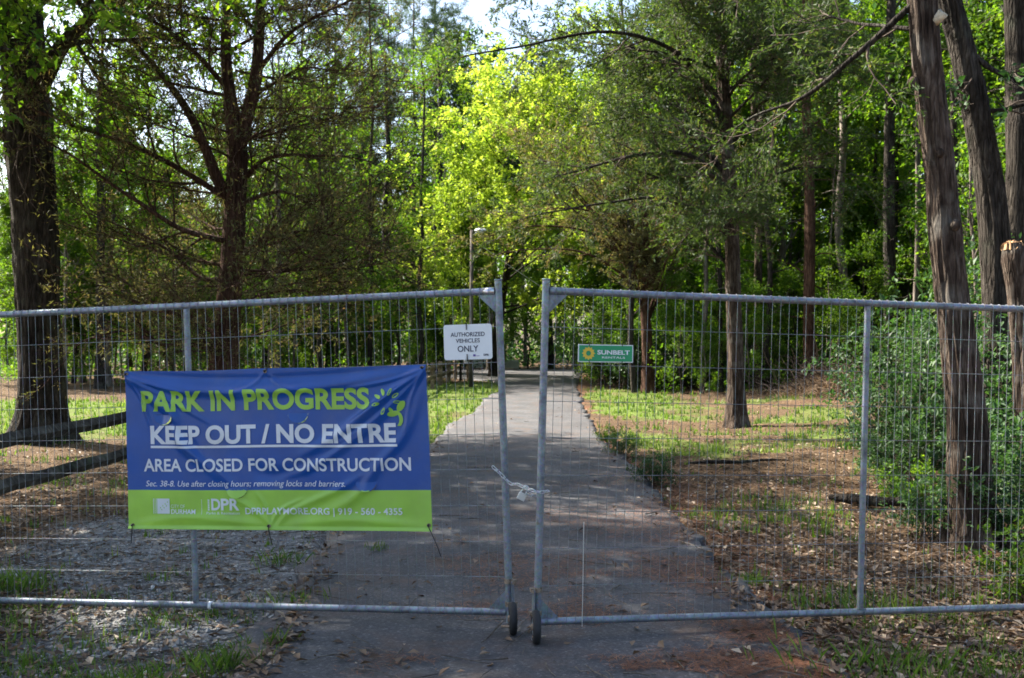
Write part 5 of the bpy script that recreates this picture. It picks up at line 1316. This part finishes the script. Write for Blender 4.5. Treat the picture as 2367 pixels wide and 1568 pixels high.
lettering(fit_text('DPRPLAYMORE.ORG | 919 - 560 - 4355', .405, .910, .903, .862, .016, 0, CU), 'vinyl_white')
lettering(fit_text('DURHAM', .152, .236, .903, .874, .022, 0, CU), 'vinyl_white')
lettering(fit_text('CITY OF', .152, .200, .866, .845, -.004, 0, CU), 'vinyl_white')
for q_, a_, b_ in (('D', .290, .3205), ('P', .3225, .350), ('R', .352, .385)): lettering(fit_text(q_, a_, b_, .880, .806, .03, 0, CU), 'vinyl_white')
lettering(fit_text('Parks & Recreation', .274, .386, .905, .889, .002, 0, CU), 'vinyl_white')
def rects(lst, name, mat, off=.0042):
    bm = bmesh.new()
    for s0, s1, t0, t1 in lst:
        nx = max(1, int((s1 - s0) / .01)); ny = max(1, int((t1 - t0) / .02))
        g_ = [[bm.verts.new((s0 + (s1 - s0) * a / nx, t0 + (t1 - t0) * b / ny, 0)) for a in range(nx + 1)] for b in range(ny + 1)]
        for b in range(ny):
            for a in range(nx): bm.faces.new((g_[b][a], g_[b + 1][a], g_[b + 1][a + 1], g_[b][a + 1]))
    return lettering(bm, mat, name, off)
rects([(.086, .904, .473, .488)], 'underline', 'vinyl_white')
rects([(.0905, .0925, .807, .903), (.096, .0975, .807, .903), (.101, .103, .807, .903), (.1045, .1475, .807, .903)], 'city_emblem', 'vinyl_white')
rects([(.257, .2582, .81, .905)], 'divider_line', 'vinyl_white')
rects([(.278, .284, .812 + .012 * k, .820 + .012 * k) for k in range(6)], 'side_lettering', 'vinyl_white')
bm = bmesh.new()                                       # small star dashes on the emblem
for k in range(7):
    s0 = .1145 + .0042 * k; t0 = .868 - .006 * k + (.010 if k % 2 else -.008)
    vs_ = [bm.verts.new((s0 + a, t0 + b, 0)) for a, b in ((0, 0), (.0028, .002), (.0022, .010), (-.0008, .006))]; bm.faces.new(vs_)
lettering(bm, 'vinyl_green', 'emblem_marks', .0055)
# sprouting flower emblem
def ellipse(bm, cs, ct, a, b, rot, ring=False):
    n = 16; o_ = []; i_ = []
    for k in range(n):
        th = 2 * math.pi * k / n; x_ = math.cos(th) * a; y_ = math.sin(th) * b
        o_.append(bm.verts.new((cs + (x_ * math.cos(rot) - y_ * math.sin(rot)) / 1.87, ct + x_ * math.sin(rot) + y_ * math.cos(rot), 0)))
        if ring:
            x2 = math.cos(th) * (a - .006); y2 = math.sin(th) * (b - .006)
            i_.append(bm.verts.new((cs + (x2 * math.cos(rot) - y2 * math.sin(rot)) / 1.87, ct + x2 * math.sin(rot) + y2 * math.cos(rot), 0)))
    if ring:
        for k in range(n): bm.faces.new((o_[k], o_[(k + 1) % n], i_[(k + 1) % n], i_[k]))
    else: bm.faces.new(o_)
bm = bmesh.new()
cs, ct = .876, .215
for ang, rg_ in ((-112, 0), (-150, 0), (168, 0), (112, 0), (68, 0), (-70, 1), (-35, 1), (5, 1)):
    a = R(ang); rad = .062; ellipse(bm, cs + math.cos(a) * rad / 1.87, ct + math.sin(a) * rad, .023, .0105, a, bool(rg_))
ellipse(bm, .918, .245, .036, .020, R(-58)); ellipse(bm, .893, .290, .034, .017, R(-8))
stem = catmull([(.903, .272, 0), (.914, .30, 0), (.917, .335, 0), (.910, .365, 0)], 10)
for k in range(9):
    a, b = stem[k], stem[k + 1]; w_ = .0058
    vs_ = [bm.verts.new((a[0] - w_, a[1], 0)), bm.verts.new((b[0] - w_, b[1], 0)), bm.verts.new((b[0] + w_, b[1], 0)), bm.verts.new((a[0] + w_, a[1], 0))]; bm.faces.new(vs_)
lettering(bm, 'vinyl_green', 'flower_emblem')
# grommets and black ties
def tie(s, t, tail, seed, parent=ban):
    rr = random.Random(seed); c = Vector(bsurf(s, t)); 
    def gr(bm): 
        bm_cyl(bm, c + Vector((0, -.0015, 0)), c + Vector((0, .003, 0)), .011, 18)
    bmobj('grommet', gr, ban, [M['rust']], False)
    P = [c + Vector((0, .02, .004)), c + Vector((0, -.008, .006)), c + Vector((.002, -.012, -.006))]
    for q in range(4): P.append(P[-1] + Vector((tail[0] / 4 + rr.uniform(-.004, .004), .004, tail[1] / 4)))
    link('tie_strap', npmesh('tie_strap', *tubes(catmull([tuple(p) for p in P], 22)[None], np.full((1, 22), .0026), 6)), ban, [M['black_tie']])
    bmobj('tie_knot', lambda bm: bmesh.ops.create_icosphere(bm, subdivisions=2, radius=.0065, matrix=Matrix.Translation(c + Vector((0, -.012, .002)))), ban, [M['black_tie']])
tie(.008, .018, (-.04, .01), 1); tie(.483, .018, (.004, .03), 2); tie(.988, .018, (.02, .012), 3)
tie(.016, .978, (-.012, -.10), 4); tie(.483, .975, (.004, -.10), 5); tie(.990, .965, (.055, -.16), 6)

# ------------------------------------------------------------------ signs
def sign(m, parent_m, name, label, corners, off, build):
    e = empty(name, (0, 0, 0), label, 'sign')
    c = [on_leaf(m, *p, off) for p in corners]
    cx = sum(p[0] for p in c) / 4; cz = sum(p[1] for p in c) / 4
    wd = ((c[1][0] - c[0][0]) ** 2 + (c[1][1] - c[0][1]) ** 2) ** .5; ht = ((c[3][0] - c[0][0]) ** 2 + (c[3][1] - c[0][1]) ** 2) ** .5
    sg = 1 if c[1][0] > c[0][0] else -1
    rot = math.atan2((c[1][1] - c[0][1]) + (c[2][1] - c[3][1]), (c[1][0] - c[0][0]) + (c[2][0] - c[3][0]))
    e.matrix_world = m @ Matrix.Translation((cx, -off, cz)) @ Matrix.Rotation(-rot, 4, 'Y')
    build(e, wd, ht); return e
def plate(parent, name, wd, ht, rad, y0, th, mat):
    def f(bm):
        pts = []
        for cx, cz, a0 in ((wd / 2 - rad, ht / 2 - rad, 0), (-wd / 2 + rad, ht / 2 - rad, 90), (-wd / 2 + rad, -ht / 2 + rad, 180), (wd / 2 - rad, -ht / 2 + rad, 270)):
            for k in range(7): a = R(a0 + 15 * k); pts.append((cx + math.cos(a) * rad, cz + math.sin(a) * rad))
        fr = [bm.verts.new((p[0], y0, p[1])) for p in pts]; bk = [bm.verts.new((p[0], y0 + th, p[1])) for p in pts]
        bm.faces.new(fr); bm.faces.new(bk[::-1]); n = len(pts)
        for k in range(n): bm.faces.new((fr[k], bk[k], bk[(k + 1) % n], fr[(k + 1) % n]))
        bmesh.ops.recalc_face_normals(bm, faces=bm.faces)
    return bmobj(name, f, parent, [mat], False)
def flat_text(parent, body, x0, x1, zb, zt, mat, bold, y=-.0045, name='lettering'):
    bm = fit_text(body, x0, x1, zb, zt, bold)
    for v in bm.verts: v.co = Vector((v.co.x, y, v.co.y))
    me = bpy.data.meshes.new(name); bm.to_mesh(me); bm.free(); return link(name, me, parent, [M[mat]])
def auth(e, w_, h_):
    plate(e, 'panel', w_, h_, .014, -.003, .004, M['white_paint'])
    flat_text(e, 'AUTHORIZED', -.355 * w_, .355 * w_, .155 * h_, .275 * h_, 'navy', .012)
    flat_text(e, 'VEHICLES', -.25 * w_, .25 * w_, -.02 * h_, .095 * h_, 'navy', .012)
    flat_text(e, 'ONLY', -.215 * w_, .215 * w_, -.275 * h_, -.105 * h_, 'navy', .012)
    def em(bm): 
        bm_box(bm, (.13 * w_, -.0042, -.385 * h_), (.05 * w_, .001, .06 * h_)); bm_box(bm, (.20 * w_, -.0042, -.40 * h_), (.07 * w_, .001, .012 * h_))
    bmobj('city_emblem', em, e, [M['purple']], False)
    flat_text(e, 'DPR', .32 * w_, .43 * w_, -.41 * h_, -.35 * h_, 'navy', .03)
    for zc in (.5, -.5):
        bmobj('zip_tie', lambda bm: bm_box(bm, (-.02 * w_, -.0055, zc * h_ - .010 * (1 if zc > 0 else -1)), (.004, .006, .038)), e, [M['black_tie']], False)
sign(mL, gateL, 'notice_sign', 'white rounded notice reading AUTHORIZED VEHICLES ONLY on the left gate leaf', [(1025, 752), (1136, 748), (1138, 830), (1029, 833)], .033, auth)
def rental(e, w_, h_):
    plate(e, 'white_border', w_, h_, .003, -.003, .004, M['white_paint'])
    plate(e, 'green_panel', w_ * .965, h_ * .90, .002, -.0045, .0014, M['sign_green'])
    def sun(bm):
        cx, cz = -.315 * w_, 0; n = 12; r1 = .30 * h_; 
        o_ = []; i_ = []
        for k in range(n * 2):
            a = math.pi * k / n; r_ = r1 * (1.30 if k % 2 == 0 else .98); o_.append(bm.verts.new((cx + math.cos(a) * r_, -.0056, cz + math.sin(a) * r_)))
            i_.append(bm.verts.new((cx + math.cos(a) * r1 * .48, -.0056, cz + math.sin(a) * r1 * .48)))
        for k in range(n * 2): bm.faces.new((o_[k], o_[(k + 1) % (2 * n)], i_[(k + 1) % (2 * n)], i_[k]))
    bmobj('sun_emblem', sun, e, [M['sign_yellow']], False)
    flat_text(e, 'SUNBELT', -.155 * w_, .435 * w_, -.06 * h_, .19 * h_, 'white_paint', .03, -.0056)
    flat_text(e, 'RENTALS', -.07 * w_, .35 * w_, -.28 * h_, -.17 * h_, 'white_paint', .012, -.0056)
    for sx in (-.3, .3):
        for zc in (.5, -.5): bmobj('zip_tie', lambda bm: bm_box(bm, (sx * w_, -.004, zc * h_), (.003, .006, .016)), e, [M['black_tie']], False)
sign(mR, gateR, 'company_sign', 'small green sign with a yellow sun emblem on the right gate leaf', [(1336, 796), (1463, 797), (1463, 840), (1336, 837)], .033, rental)

# ------------------------------------------------------------------ chain and padlock
def link_mesh():
    n = 20; P = []
    for k in range(n + 1):
        a = 2 * math.pi * k / n; x_ = math.cos(a) * .0075; z_ = math.sin(a) * .0075
        x_ += .0105 * (1 if math.cos(a) > 0 else -1) * min(1, abs(math.cos(a)) * 4); P.append((x_, 0, z_))
    P = np.array(P); V, F = tubes(P[None], np.full((1, n + 1), .0025), 7); return npmesh('link', V, F)
LM = link_mesh(); LM.materials.append(M['chain'])
ch = empty('chain', (0, 0, 0), 'shiny zinc chain wrapped round both meeting posts', 'chain')
def strand(pts, tw=0):
    P = catmull([tuple(p) for p in pts], 200); L_ = np.r_[0, np.cumsum(np.linalg.norm(np.diff(P, axis=0), axis=1))]; n = int(L_[-1] / .0262)
    for k in range(n + 1):
        s_ = L_[-1] * k / max(n, 1); p = np.array([np.interp(s_, L_, P[:, q]) for q in range(3)]); p2 = np.array([np.interp(min(s_ + .005, L_[-1]), L_, P[:, q]) for q in range(3)]); p1 = np.array([np.interp(max(s_ - .005, 0), L_, P[:, q]) for q in range(3)])
        d = Vector(p2 - p1).normalized(); q_ = d.to_track_quat('X', 'Z').to_matrix().to_4x4() @ Matrix.Rotation(R((k % 2) * 90 + 20 + tw), 4, 'X')
        o = bpy.data.objects.new('link', LM); C.objects.link(o); o.parent = ch; o.matrix_local = Matrix.Translation(p) @ q_
strand([at(1143, 1083, 5.44), at(1153, 1092, 5.43), at(1165, 1104, 5.425), at(1180, 1118, 5.42), at(1196, 1120, 5.40), at(1213, 1128, 5.35), at(1228, 1133, 5.31), at(1240, 1137, 5.29), at(1252, 1138, 5.29), at(1263, 1136, 5.31)])
strand([at(1214, 1130, 5.36), at(1224, 1142, 5.35), at(1236, 1146, 5.36)], 45)
pl = empty('padlock', at(1206, 1148, 5.37), 'small steel padlock hanging tilted from the chain', 'padlock'); pl.rotation_euler = (0, R(26), 0)
bmobj('body', lambda bm: bm_box(bm, (0, 0, 0), (.042, .020, .038)), pl, [M['lamp_metal']], False, .004)
sh = [(-.013, 0, .015), (-.013, 0, .045), (-.009, 0, .056), (0, 0, .060), (.009, 0, .056), (.013, 0, .045), (.013, 0, .015)]
link('shackle', curve_mesh('shackle', catmull(sh, 26), .0036, 10), pl, [M['chain']])
print('script done', sum(len(m.polygons) for m in bpy.data.meshes))
